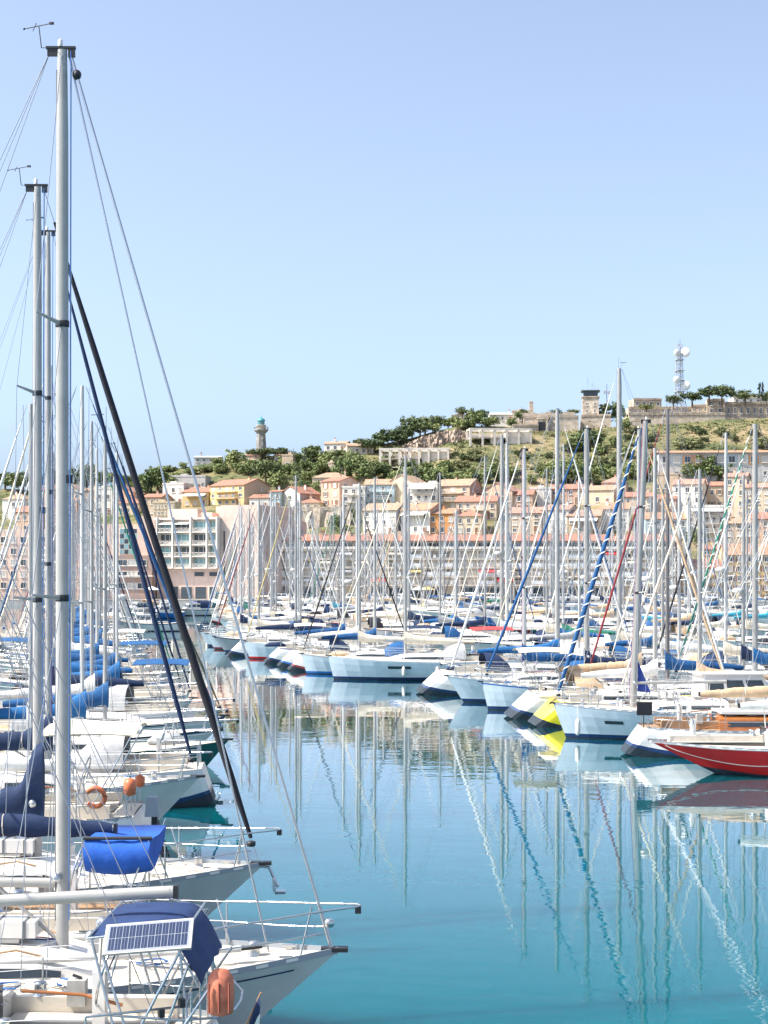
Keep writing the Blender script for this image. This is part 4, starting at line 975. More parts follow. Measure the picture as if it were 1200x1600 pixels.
def house(x0, x1, yt, yb, wall, roof, kind, label, yaw=-14, rows=2, cols=3, depth=8.0, rh=None, sh=None, name='house', extra=None, side=None, chim=1, group=GH, back=0.0, balcony=False, awning=None):
    p = hit((x0+x1)/2, yb); d = p.y+back; s = d/F
    c = at((x0+x1)/2, yb, d)
    W, Ht = (x1-x0)*s/math.cos(R(yaw))*.97, (yb-yt)*s
    if kind != 'flat' and rh is None: rh = min(.20*W, .26*Ht) if kind == 'gable_x' else min(.26*W, .34*Ht)
    rh = rh or 0; hw = Ht-rh
    t = thing(name, label, 'house', c, R(yaw), group)
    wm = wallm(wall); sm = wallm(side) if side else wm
    m = MB(); b = -4.0
    V = [Vector((-W/2, 0, b)), Vector((W/2, 0, b)), Vector((W/2, depth, b)), Vector((-W/2, depth, b)), Vector((-W/2, 0, hw)), Vector((W/2, 0, hw)), Vector((W/2, depth, hw)), Vector((-W/2, depth, hw))]
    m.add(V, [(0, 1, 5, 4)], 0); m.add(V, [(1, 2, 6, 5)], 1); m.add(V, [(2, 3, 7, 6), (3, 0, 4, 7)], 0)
    ov = .28; th = .16
    rm = MB()
    def slab(a, b_, c_, d_):
        n = (b_-a).cross(d_-a).normalized()*th
        vs = [a, b_, c_, d_, a+n, b_+n, c_+n, d_+n]; rm.add(vs, [(3, 2, 1, 0), (4, 5, 6, 7), (0, 1, 5, 4), (1, 2, 6, 5), (2, 3, 7, 6), (3, 0, 4, 7)])
    if kind == 'gable_x':
        m.add([V[5], V[6], Vector((W/2, depth/2, hw+rh))], [(0, 1, 2)], 1); m.add([V[7], V[4], Vector((-W/2, depth/2, hw+rh))], [(0, 1, 2)], 0)
        k = rh/(depth/2)*ov
        slab(Vector((-W/2-ov, -ov, hw-k)), Vector((W/2+ov, -ov, hw-k)), Vector((W/2+ov, depth/2, hw+rh)), Vector((-W/2-ov, depth/2, hw+rh)))
        slab(Vector((W/2+ov, depth+ov, hw-k)), Vector((-W/2-ov, depth+ov, hw-k)), Vector((-W/2-ov, depth/2, hw+rh)), Vector((W/2+ov, depth/2, hw+rh)))
    elif kind == 'gable_y':
        m.add([V[4], V[5], Vector((0, 0, hw+rh))], [(0, 1, 2)], 0); m.add([V[6], V[7], Vector((0, depth, hw+rh))], [(0, 1, 2)], 0)
        k = rh/(W/2)*ov
        slab(Vector((-W/2-ov, depth+ov, hw-k)), Vector((-W/2-ov, -ov, hw-k)), Vector((0, -ov, hw+rh)), Vector((0, depth+ov, hw+rh)))
        slab(Vector((W/2+ov, -ov, hw-k)), Vector((W/2+ov, depth+ov, hw-k)), Vector((0, depth+ov, hw+rh)), Vector((0, -ov, hw+rh)))
    elif kind == 'hip':
        i_ = min(W, depth)*.45; a = [Vector((-W/2-ov, -ov, hw)), Vector((W/2+ov, -ov, hw)), Vector((W/2+ov, depth+ov, hw)), Vector((-W/2-ov, depth+ov, hw))]
        r0, r1 = Vector((-W/2+i_, depth/2, hw+rh)), Vector((W/2-i_, depth/2, hw+rh))
        rm.add(a+[r0, r1], [(0, 1, 5, 4), (1, 2, 5), (2, 3, 4, 5), (3, 0, 4), (3, 2, 1, 0)])
    elif kind == 'shed':
        m.add([V[5], V[6], Vector((W/2, depth, hw+rh))], [(0, 1, 2)], 1); m.add([V[7], V[4], Vector((-W/2, depth, hw+rh))], [(0, 1, 2)], 0); m.quad(V[6], V[7], Vector((-W/2, depth, hw+rh)), Vector((W/2, depth, hw+rh)))
        slab(Vector((-W/2-ov, -ov, hw-ov*rh/depth)), Vector((W/2+ov, -ov, hw-ov*rh/depth)), Vector((W/2+ov, depth+ov, hw+rh)), Vector((-W/2-ov, depth+ov, hw+rh)))
    else:
        rm.box((0, depth/2, hw+.06), (W+.2, depth+.2, .14))
        for q in (((0, -.02, hw+.3), (W+.2, .16, .36)), ((-W/2-.02, depth/2+.07, hw+.3), (.16, depth, .36)), ((W/2+.02, depth/2+.07, hw+.3), (.16, depth, .36))): rm.box(*q)
    m.build('wall', [wm, sm], t)
    ro = rm.build('roof', TIL[roof] if kind != 'flat' else wm, t)
    if kind != 'flat':
        for i in range(chim):
            cx = (hr.random()-.5)*W*.7; cy = depth*(.35+.3*hr.random()); cm = MB(); z0 = hw+rh*.55
            cm.box((cx, cy, z0+.6), (.55, .45, 1.5), 0); cm.box((cx, cy, z0+1.40), (.68, .58, .10), 1); cm.lathe([(.11, 0), (.13, .3)], (cx, cy, z0+1.45), 6, 1)
            cm.build('chimney', [wm, TIL['red']], ro)
    else:
        cm = MB(); cx = (hr.random()-.5)*W*.5; cm.box((cx, depth*.6, hw+.6), (min(2.2, W*.3), 2.0, 1.1)); cm.build('roof_box', wm, ro)
    if hr.random() < .5:
        cm = MB(); ax = (hr.random()-.5)*W*.6; az = hw+rh*.6; cm.tube([(ax, depth*.5, az), (ax, depth*.5, az+2.2)], .03, 4)
        for q in range(4): cm.tube([(ax-.45, depth*.5, az+1.6+.17*q), (ax+.45, depth*.5, az+1.6+.17*q)], .02, 3)
        cm.build('aerial', WIRE, ro)
    fh = hw/rows; ww = min(1.15, W/cols*.46); wh_ = min(1.45, fh*.56)
    for r in range(rows):
        for c_ in range(cols):
            if hr.random() < .07: continue
            put_window(t, -W/2+W*(c_+.5)/cols+(hr.random()-.5)*.15, 0, fh*r+fh*.24, ww*hr.uniform(.9, 1.05), wh_, 0, sh if hr.random() < .85 else None, 1 if hr.random() < .3 else 0)
        if yaw < -4 and depth > 5:
            for c_ in range(2):
                if hr.random() < .5: put_window(t, W/2, depth*(.28+.42*c_), fh*r+fh*.26, ww*.9, wh_*.9, R(90), None, 0)
    if balcony:
        for r in range(1, rows):
            bm = MB(); z = fh*r+.05; bw_ = W*.62
            bm.box((0, -.6, z), (bw_, 1.2, .14), 0)
            for k in range(int(bw_/.3)+1): bm.box((-bw_/2+.06+k*.3, -1.16, z+.52), (.05, .05, .9), 1)
            bm.box((0, -1.16, z+1.0), (bw_, .07, .06), 1); bm.build('balcony', [wm, FRAME], t)
    if awning:
        am = MB(); z = fh*(rows-.18); n_ = MB(); am.add([(-W*.42, -.05, z), (W*.42, -.05, z), (W*.42, -1.7, z-.6), (-W*.42, -1.7, z-.6), (-W*.42, -1.7, z-.85), (W*.42, -1.7, z-.85)], [(0, 3, 2, 1), (3, 4, 5, 2)])
        am.build('awning', fab(awning), t)
    dm_ = MB(); dm_.box((W*.31, -.03, 1.0), (.95, .07, 2.0), 0); dm_.box((W*.31, -.08, 1.0), (.75, .04, 1.8), 1); dm_.build('door', [FRAME, SHUT['brown']], t)
    if extra: extra(t, W, hw, depth)
    return t
HOUSES = [
 # x0 x1 ytop ybase wall roof kind label opts
 (2, 40, 770, 812, 'white', 'tan', 'hip', 'white house at the far left edge behind the masts', dict(cols=3)),
 (44, 84, 758, 806, 'pink', 'red', 'gable_x', 'pink house between the two front masts', dict(rows=3)),
 (86, 128, 756, 800, 'beige', 'tan', 'gable_y', 'beige gabled house just right of the front mast', dict()),
 (20, 70, 790, 850, 'peach', 'red', 'gable_x', 'peach block low behind the left masts', dict(rows=3, cols=4)),
 (72, 122, 784, 850, 'pink', 'pink', 'flat', 'pink flat-roofed block behind the front mast', dict(rows=4, cols=4)),
 (126, 150, 762, 800, 'tan', 'tan', 'gable_x', 'narrow tan house right of the front mast', dict(rows=3, cols=2)),
 (147, 176, 764, 806, 'white', 'red', 'flat', 'bare white block below the left pines', dict(rows=2, cols=2, yaw=-8)),
 (174, 210, 760, 798, 'pink', 'pink', 'gable_y', 'pinkish gable house below the left pines', dict(rows=2, cols=2)),
 (182, 218, 777, 806, 'beige', 'red', 'hip', 'low house with bright red hip roof left of the navy stay', dict(rows=1, cols=3)),
 (222, 253, 771, 806, 'tan', 'red', 'gable_x', 'tan house with red roof just right of the navy stay', dict(rows=2, cols=3)),
 (238, 274, 786, 818, 'cream', 'cream', 'flat', 'cream terrace block with small square openings above the pink building', dict(rows=3, cols=6, yaw=-4)) ,
 (253, 288, 757, 790, 'white', 'red', 'flat', 'white cube house left of the yellow houses', dict(rows=2, cols=3)),
 (266, 322, 745, 766, 'grey', 'grey', 'flat', 'long low modern house with grey roof on the upper slope', dict(rows=1, cols=6, yaw=-6)),
 (284, 327, 761, 792, 'yellow', 'red', 'gable_x', 'small yellow house with red roof beside the large yellow house', dict(rows=2, cols=3, awning='white')),
 (325, 384, 748, 790, 'yellow', 'red', 'gable_x', 'large yellow house with red roof and blank shade-toned side wall', dict(rows=3, cols=5, yaw=-34, side='tan', balcony=True, depth=12)),  # side wall gets a browner colour that imitates its shade
 (389, 422, 772, 796, 'white', 'red', 'gable_x', 'low white house with red roof right of the large yellow house', dict(rows=1, cols=3)),
 (420, 438, 765, 796, 'pale blue', 'red', 'gable_x', 'narrow pale blue house with red roof', dict(rows=2, cols=2)),
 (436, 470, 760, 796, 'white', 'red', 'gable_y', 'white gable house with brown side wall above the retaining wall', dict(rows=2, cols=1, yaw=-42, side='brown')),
 (462, 500, 778, 800, 'cream', 'red', 'hip', 'low cream cottage with red roof above the retaining wall', dict(rows=1, cols=3)),
 (487, 545, 737, 764, 'beige', 'tan', 'hip', 'beige house with broad tan roof on the upper slope', dict(rows=1, cols=5, yaw=-6)),
 (501, 531, 745, 792, 'pink', 'red', 'gable_x', 'tall pink house with shuttered windows and shaded side', dict(rows=3, cols=2, yaw=-38, sh='brown', side='pink', depth=9)),
 (534, 571, 762, 798, 'white', 'white', 'flat', 'white terraced modern house beside the tall pink house', dict(rows=3, cols=3, balcony=True, yaw=-4)),
 (569, 617, 748, 792, 'pale blue', 'tan', 'gable_x', 'pale blue house with tan roof and balconies', dict(rows=3, cols=4, yaw=-6, balcony=True, sh='blue')),
 (605, 646, 742, 788, 'cream', 'tan', 'gable_y', 'cream gable house right of the pale blue house', dict(rows=3, cols=2, yaw=-30, side='peach')),
 (636, 684, 757, 800, 'white', 'tan', 'flat', 'stepped white house with terrace awnings', dict(rows=3, cols=4, awning='white', balcony=True)),
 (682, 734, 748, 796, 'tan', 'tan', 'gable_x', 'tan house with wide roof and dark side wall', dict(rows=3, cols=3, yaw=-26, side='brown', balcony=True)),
 (566, 620, 786, 836, 'white', 'tan', 'gable_x', 'white house with tan roof directly behind the apartments', dict(rows=3, cols=4, yaw=-24, side='grey')),
 (626, 672, 786, 836, 'white', 'orange', 'gable_x', 'white house with orange roof and pink gable end', dict(rows=2, cols=3, yaw=-34, side='pink', awning='white')),
 (668, 712, 794, 836, 'orange', 'orange', 'gable_x', 'orange-washed house with stepped orange roofs', dict(rows=2, cols=3)),
 (712, 776, 774, 812, 'beige', 'red', 'gable_x', 'wide beige house with red roof and balcony', dict(rows=2, cols=5, balcony=True)),
 (712, 752, 796, 836, 'cream', 'red', 'hip', 'cream house with red hip roof low behind the apartments', dict(rows=2, cols=3)),
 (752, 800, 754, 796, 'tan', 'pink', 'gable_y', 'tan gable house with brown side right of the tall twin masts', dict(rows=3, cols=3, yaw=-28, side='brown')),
 (790, 832, 765, 800, 'peach', 'red', 'gable_x', 'peach house with red roof right of the tall twin masts', dict(rows=2, cols=3)),
 (828, 862, 764, 796, 'white', 'pink', 'flat', 'blank white block in the middle of the hillside', dict(rows=2, cols=2, yaw=-6)),
 (796, 846, 792, 834, 'beige', 'pink', 'gable_x', 'beige house with faded roof and dark upper windows', dict(rows=3, cols=3)),
 (846, 888, 788, 834, 'white', 'pink', 'gable_x', 'white house with shaded side above the apartment roof', dict(rows=3, cols=3, yaw=-26)),
 (860, 910, 756, 788, 'pink', 'red', 'gable_x', 'pink house with low red roof on the middle slope', dict(rows=2, cols=4)),
 (908, 958, 758, 790, 'cream', 'tan', 'gable_x', 'cream house with two shuttered windows under a tan roof', dict(rows=1, cols=3, yaw=-24, side='peach')),
 (886, 938, 796, 838, 'tan', 'brown', 'gable_x', 'tan house with dark open terrace and brown roof', dict(rows=2, cols=4, awning='white')),
 (936, 982, 784, 830, 'white', 'orange', 'shed', 'white house with bright orange roof edge', dict(rows=3, cols=3)),
 (940, 978, 744, 776, 'pink', 'pink', 'hip', 'pink house with domed pink roof below the scrub', dict(rows=2, cols=3)),
 (976, 1018, 768, 806, 'beige', 'red', 'gable_x', 'beige house with red roof left of the dark mast', dict(rows=2, cols=4)),
 (1016, 1056, 772, 806, 'peach', 'red', 'gable_x', 'peach house with red roof right of the dark mast', dict(rows=2, cols=3)),
 (1008, 1074, 800, 842, 'pale blue', 'orange', 'gable_x', 'pale blue house with long orange roof and balconies', dict(rows=2, cols=5, balcony=True, yaw=-6)),
 (1022, 1060, 742, 770, 'tan', 'brown', 'flat', 'flat tan house with dark terrace below the long grey block', dict(rows=1, cols=3)),
 (1052, 1096, 748, 806, 'white', 'pink', 'gable_x', 'white house with faded pink roof at the right', dict(rows=3, cols=3, yaw=-20)),
 (1094, 1130, 752, 796, 'beige', 'red', 'gable_x', 'beige house with bright red roof at the right', dict(rows=2, cols=3, sh='brown')),
 (1132, 1166, 738, 812, 'beige', 'pink', 'gable_x', 'tall beige house near the right edge', dict(rows=4, cols=2, yaw=-20)),
 (1164, 1204, 754, 820, 'cream', 'pink', 'gable_x', 'cream house at the right edge', dict(rows=4, cols=3)),
 (1074, 1134, 792, 846, 'white', 'white', 'flat', 'white terraced apartment house with long awnings', dict(rows=4, cols=5, balcony=True, awning='white', yaw=-4)),
 (1130, 1180, 808, 852, 'tan', 'tan', 'gable_x', 'tan house above the yellow building', dict(rows=3, cols=3)),
 (1176, 1230, 800, 856, 'peach', 'red', 'gable_x', 'peach house with red roof cut by the right edge', dict(rows=3, cols=4)),
 (506, 541, 689, 706, 'white', 'tan', 'gable_x', 'small white house on the ridge right of the lighthouse', dict(rows=1, cols=3, yaw=-16, depth=6)),
 (542, 584, 692, 711, 'beige', 'tan', 'gable_x', 'low beige house with terrace under the ridge trees', dict(rows=1, cols=4, depth=6, yaw=8)),
 (303, 345, 712, 724, 'grey', 'grey', 'gable_x', 'grey house on the ridge left of the lighthouse', dict(rows=1, cols=4, depth=6, yaw=0)),
 (381, 405, 709, 720, 'peach', 'pink', 'gable_x', 'small peach house at the foot of the lighthouse', dict(rows=1, cols=2, depth=5)),
 (428, 446, 709, 721, 'cream', 'pink', 'gable_x', 'small cream house right of the lighthouse', dict(rows=1, cols=2, depth=5)),
 (470, 482, 712, 726, 'white', 'tan', 'flat', 'tiny white house among the ridge trees', dict(rows=1, cols=1, depth=4, yaw=0)),
 (706, 731, 647, 662, 'beige', 'tan', 'gable_y', 'stone house with columns on the ridge', dict(rows=1, cols=3, depth=6, yaw=-8, rh=.5)),
 (764, 806, 644, 660, 'white', 'grey', 'gable_x', 'long white house on the ridge left of the obelisk', dict(rows=1, cols=5, depth=6, yaw=0, back=14)),
 (800, 826, 643, 662, 'beige', 'tan', 'flat', 'beige block on the ridge beside the obelisk', dict(rows=1, cols=3, depth=6, yaw=-6, back=10)),
 (512, 528, 724, 738, 'beige', 'tan', 'flat', 'small stone hut among trees above the broad tan roof', dict(rows=1, cols=1, depth=4)),
 (440, 458, 712, 735, 'tan', 'tan', 'flat', 'ruined stone tower stub right of the lighthouse', dict(rows=1, cols=1, depth=4, yaw=-10)),
]
for h in HOUSES: house(*h[:8], **h[8])
# ------------------------------------------------------------------ large buildings on the quay
AW = [fab('white'), fab('cream'), fab('red'), fab('yellow'), fab('grey')]
hb = random.Random(17)
def apartment(x0, x1, label, bays, floors, wall, yfront=318.0, ground_h=2.9, top=835, split=2, accents=(0,)):
    d = yfront; s = d/F; W = (x1-x0)*s; c = at((x0+x1)/2, 0, d); zt = CH-(846-HZ)*s
    t = thing('apartment_block', label, 'apartment block', (c.x, d, QZ+.14), 0)
    FRAME = stucco('apartment_frame', (.84, .755, .64)); Ht = zt-QZ-.14; fh = (Ht-ground_h-.0)/floors; wm = wallm(wall)
    m = MB(); m.box((0, 6.0, Ht/2), (W, 10.6, Ht)); m.build('wall', wm, t)
    # roof: two tiled slopes with eaves
    m = MB(); rh = (846-top)*s
    m.add([(-W/2-.3, -.7, Ht+.002), (W/2+.3, -.7, Ht+.002), (W/2+.3, 6, Ht+rh), (-W/2-.3, 6, Ht+rh), (W/2+.3, 12.4, Ht), (-W/2-.3, 12.4, Ht), (-W/2-.3, -.7, Ht+.17), (W/2+.3, -.7, Ht+.17), (W/2+.3, 6, Ht+rh+.17), (-W/2-.3, 6, Ht+rh+.17)], [(0, 1, 7, 6), (6, 7, 8, 9), (3, 2, 4, 5), (8, 9, 3, 2), (0, 6, 9, 3), (1, 2, 8, 7)])
    ro = m.build('roof', TIL['red'] if wall == 'cream' else TIL['pink'], t)
    for i in range(int(bays*.7)):
        x_ = -W/2+W*(i+.5)/(int(bays*.7))+hb.uniform(-1, 1); cm = MB(); cm.box((x_, 5+hb.uniform(-1, 1), Ht+rh*.75+.5), (1.0, .6, 1.3), 0); cm.box((x_, 5, Ht+rh*.75+1.2), (1.15, .75, .12), 1); cm.build('chimney', [wm, TIL['red']], ro)
    bw = W/bays
    for f in range(floors+1):                      # floor slabs run the whole width
        z = ground_h+fh*f
        if f < floors:
            m = MB(); m.box((0, .20, z-.02), (W-.02, 1.0, .20)); m.build('floor_slab', FRAME, t)
    for i in range(bays+1):
        m = MB(); m.box((clamp(-W/2+bw*i, -W/2+.16, W/2-.16), .30, Ht/2-fh*.5), (.30, .9, Ht-fh)); m.build('pilaster', FRAME, t)
    for i in range(bays):
        xc = -W/2+bw*(i+.5)
        for f in range(floors):
            z = ground_h+fh*f; topf = f == floors-1
            m = MB(); w_ = bw-.34; h_ = fh-.34; kind = hb.random()
            y = .68
            if topf:                                # glazed attic band
                m.box((0, y, h_*.5), (w_, .06, h_), 0); m.box((0, y-.05, h_*.5), (w_-.2, .06, h_-.2), 3 if kind < .55 else 1)
                for q in range(1, 4): m.box((-w_/2+w_*q/4, y-.09, h_*.5), (.09, .05, h_-.16), 0)
            else:
                m.box((-w_*.24, y, h_*.45), (w_*.40, .07, h_*.85), 0); m.box((-w_*.24, y-.05, h_*.45), (w_*.36, .05, h_*.78), 1 if hb.random() < .3 else 2)
                m.box((w_*.27, y, h_*.5), (w_*.34, .07, h_*.6), 0); m.box((w_*.27, y-.05, h_*.5), (w_*.30, .05, h_*.52), 1 if hb.random() < .35 else 2)
                m.box((-w_*.24, y-.09, h_*.45), (.07, .04, h_*.78), 0)
            link('window', m.mesh('window', [FRAME, GLASSB, CURT, mat('attic_glass', (.22, .30, .38), .15)]), t, (xc, 0, z+.09))
            if not topf:
                m = MB(); hh = .82
                if hb.random() < .35: m.box((0, -.28, .5), (w_, .05, .74), 1)
                else:
                    for q in range(int(w_/.26)): m.box((-w_/2+.1+q*.26, -.28, .5), (.06, .04, .8), 0)
                m.box((0, -.28, .95), (w_, .08, .07), 0); m.box((0, -.28, .13), (w_, .06, .05), 0)
                if hb.random() < .45: m.box((hb.uniform(-.3, .3)*w_, -.1, .45), (.5, .5, .7), 1)
                m.build('railing', [FRAME, mat('railing_panel', (.72, .72, .70), .5)], t, (xc, 0, z+.08))
            if not topf and hb.random() < .17:
                m = MB(); k_ = w_/2*.95; zz = h_+.05; m.add([(-k_, .6, zz), (k_, .6, zz), (k_, -1.0, zz-.55), (-k_, -1.0, zz-.55), (-k_, -1.0, zz-.8), (k_, -1.0, zz-.8)], [(0, 3, 2, 1), (3, 4, 5, 2)])
                m.build('awning', hb.choice(AW[:3] if hb.random() < .8 else AW), t, (xc, 0, z+.06))
        if hb.random() < .85:
            m = MB(); m.box((0, .66, 1.25), (bw-.6, .10, 2.3), 0); m.box((0, .59, 1.2), (bw-.8, .06, 2.1), 1); m.box((0, .54, 1.2), (.08, .06, 2.1), 0)
            link('shop_window', m.mesh('shop_window', [hb.choice([FRAME, SHUT['brown'], SHUT['blue'], SHUT['white']]), GLASSB]), t, (xc, 0, .08))
    m = MB(); m.box((0, -.52, ground_h+fh*(floors-1)+.5), (W-.4, .10, .55));
    for q in range(int(W/.7)): m.box((-W/2+.4+q*.7, -.59, ground_h+fh*(floors-1)+.5), (.16, .05, .5), 0)
    m.build('parapet', FRAME, t)
    return t, W, Ht
apartment(394, 604, 'cream apartment block with red roof behind the left thicket of masts', 8, 5, 'cream')
apartment(605.5, 1056, 'long grey-white apartment block with tiled roof and rows of balconies', 16, 5, 'cream')
# orange gable building closing the row
house(1057, 1066, 838, 940, 'orange', 'orange', 'gable_y', 'narrow orange gable end beside the long apartment block', yaw=-3, rows=4, cols=1, depth=11, name='town_house', group=None)
house(1064, 1130, 874, 941, 'ochre', 'red', 'gable_x', 'orange town house with red roof on the quay', yaw=-3, rows=4, cols=5, depth=9, sh='white', name='town_house', group=None, balcony=True)
house(1098, 1132, 852, 880, 'ochre', 'red', 'gable_x', 'ochre upper house with bright red roof behind the orange one', yaw=-6, rows=2, cols=3, depth=7, name='town_house', group=None)
house(1133, 1220, 850, 941, 'yellow', 'orange', 'gable_x', 'tall yellow town house on the quay at the right edge', yaw=-2, rows=5, cols=6, depth=9, sh='brown', name='town_house', group=None)

# pink building with white glazed loggias
def pink_building():
    d = 316.0; s = d/F
    def L_(px): return (px-293)*s
    def Z(py): return CH-(py-HZ)*s-QZ
    t = thing('loggia_building', 'large pale pink building with white glazed loggias and blank side wall', 'building', (at(293, 0, d).x, d, QZ), R(-17))
    pk = stucco('pale_pink', (.66, .50, .41)); wt = FRAME
    x0, x1 = L_(239), L_(347); m = MB()
    m.box(((x0+x1)/2, 7.5, Z(812)/2), (x1-x0, 14, Z(812))); m.build('wall', pk, t)
    m = MB(); xs_ = L_(347); m.box((xs_+4.4, 10.5, Z(790)/2), (8.8, 20, Z(790))); m.box((xs_+10.0, 14, Z(812)/2), (2.6, 18, Z(812))); m.box((L_(348), 12, Z(790)/2), (L_(374)-L_(322), 12, Z(790))); m.build('side_wing', pk, t)
    m = MB(); m.box((xs_+.9, .44, Z(860)/2+3), (.25, .12, Z(818)-Z(940)-4)); m.build('wall_slit', BLACK, t)
    rows = [(814, 832), (834, 852), (854, 870), (872, 888)]
    cols = [(246, 269), (272, 299), (303, 327), (330, 344)]
    teal = mat('teal_glass', (.20, .36, .38), .12)
    for a, b in cols:
        for r, (u, v) in enumerate(rows):
            xa, xb, za, zb = L_(a), L_(b), Z(v), Z(u); w, h = xb-xa, zb-za
            m = MB(); m.box((0, .44, h/2), (w, .08, h), 0); m.box((0, .38, h*.62), (w-.2, .06, h*.66), 1 if hb.random() < .7 else 2)
            for q in (1, 2): m.box((-w/2+w*q/3, .33, h*.62), (.07, .05, h*.66), 0)
            link('window', m.mesh('window', [wt, teal, GLASSB]), t, ((xa+xb)/2, 0, za))
            m = MB(); m.box((0, -.28, .02), (w+.1, 1.5, .14)); n = max(2, int(w/.85)); rh = .88
            for q in range(n):
                a0, a1 = -w/2+w*q/n, -w/2+w*(q+1)/n
                m.tube([(a0, -.98, .1), (a1, -.98, rh)], .035, 4); m.tube([(a1, -.98, .1), (a0, -.98, rh)], .035, 4)
            m.box((0, -.98, rh+.03), (w, .07, .07)); m.box((0, -.98, .13), (w, .06, .06))
            link('loggia_railing', m.mesh('loggia_railing', wt), t, ((xa+xb)/2, 0, za))
    for px in (243.5, 270.5, 301, 328.5, 345.6):
        m = MB(); m.box((L_(px), -.3, (Z(812)+Z(888))/2+.3), (.30, 1.7, Z(812)-Z(888)+.6)); m.build('pilaster', wt, t)
    m = MB(); m.box(((x0+x1)/2, .2, Z(811)+.1), (x1-x0+.3, 1.6, .35)); m.build('cornice', wt, t)
    for a, b, u, v in ((247, 258, 900, 916), (262, 276, 916, 938), (280, 300, 916, 938), (304, 324, 916, 938), (328, 343, 916, 938), (303, 320, 893, 901), (328, 343, 893, 901)):
        m = MB(); w, h = (b-a)*s, (v-u)*s; m.box((0, .43, h/2), (w, .08, h), 0); m.box((0, .37, h/2), (w-.24, .06, h-.24), 1)
        link('window', m.mesh('window', [pk, GLASSB]), t, (L_((a+b)/2), 0, Z(v)))
    for (a, u) in ((384, 802), (408, 804)):
        for k in range(2): put_window(t, xs_+8.8, 8+k*5, Z(u+14), 1.4, 1.1, R(90), None, 0)
    m = MB(); m.box((L_(276), 5, Z(803)), (7, 5, 2.4)); m.box((L_(310), 5, Z(806)), (4, 4, 1.6)); m.build('roof_box', pk, t)
    for a, b in ((247, 268), (273, 298)):
        m = MB(); k_ = (b-a)*s/2; m.add([(-k_, .3, 0), (k_, .3, 0), (k_, -1.3, -.6), (-k_, -1.3, -.6)], [(0, 3, 2, 1)]); m.build('awning', fab('white'), t, (L_((a+b)/2), 0, Z(815)))
pink_building()
def left_pink():
    d = 317.0; s = d/F
    def L_(px): return (px-180)*s
    def Z(py): return CH-(py-HZ)*s-QZ
    t = thing('terraced_building', 'pink terraced building with glazed stair tower behind the left masts', 'building', (at(180, 0, d).x, d, QZ), R(-3))
    pk = stucco('warm_pink', (.68, .50, .40)); br = stucco('brown_base', (.36, .25, .20))
    m = MB(); m.box((L_(174), 8, Z(818)/2), (L_(216)-L_(132), 10, Z(818))); m.build('wall', pk, t)
    m = MB(); m.box((L_(226), 6.0, Z(806)/2), (L_(240)-L_(212), 9, Z(806))); m.build('stair_slab', pk, t)
    m = MB(); m.box((L_(60), 8, Z(826)/2), (L_(128)-L_(-10), 10, Z(826))); m.build('left_wing', pk, t)
    m = MB(); m.box((L_(184), 1.4, Z(868)/2), (L_(239)-L_(128), 5, Z(868))); m.box((L_(184), -.9, Z(900)), (L_(239)-L_(128)+.6, 2, .25), 1); m.build('ground_storeys', [br, FRAME], t)
    for r in range(4):
        for q in range(2): put_window(t, L_(149+q*6.5), 3.0, Z(838+11*r), .8, 1.1, 0, None, 0)
    m = MB(); a, b, u, v = 182, 211, 825, 866
    w, h = (b-a)*s, (v-u)*s; m.box((0, 2.96, h/2), (w, .1, h), 0)
    for i in range(4):
        for j in range(5): m.box((-w/2+w*(i+.5)/4, 2.88, h*(j+.5)/5), (w/4-.14, .06, h/5-.16), 1+(i+j) % 2)
    link('stair_glazing', m.mesh('stair_glazing', [FRAME, mat('teal_glass', (.2, .36, .38), .12), GLASSB]), t, (L_((a+b)/2), 0, Z(v)))
    for r in range(3):
        for q in range(7): put_window(t, L_(134+q*15), -1.12, Z(884+18*r), 2.0, 1.3, 0, None, q % 2)
    for r in range(5):
        for q in range(8): put_window(t, L_(-4+q*16), 3.0, Z(848+18*r), 1.3, 1.4, 0, None, (q+r) % 2)
left_pink()
# retaining wall of the upper street
p = hit(476, 828); s = p.y/F
t = thing('retaining_wall', 'rough stone retaining wall below the upper street houses', 'wall', p, R(-2))
m = MB(); n = 24; rg = []
for i in range(n+1):
    xx = -12+24*i/n; rg.append([Vector((xx, .5*math.sin(i*1.7)*.4, -6)), Vector((xx, .4+.35*math.sin(i*2.3), 2.6)), Vector((xx, .9+.3*math.sin(i*1.1), (828-796)*s+.5*math.sin(i*.9))), Vector((xx, 4, (828-796)*s+.4*math.sin(i*.9)))])
m.loft(rg, 0, False, False, False); m.build('wall', stone('retaining', (.50, .43, .35)), t)
m = MB(); m.box((0, 1.1, (828-795)*s+.1), (24, .4, .9)); m.build('parapet', stone('parapet', (.55, .48, .40)), t)
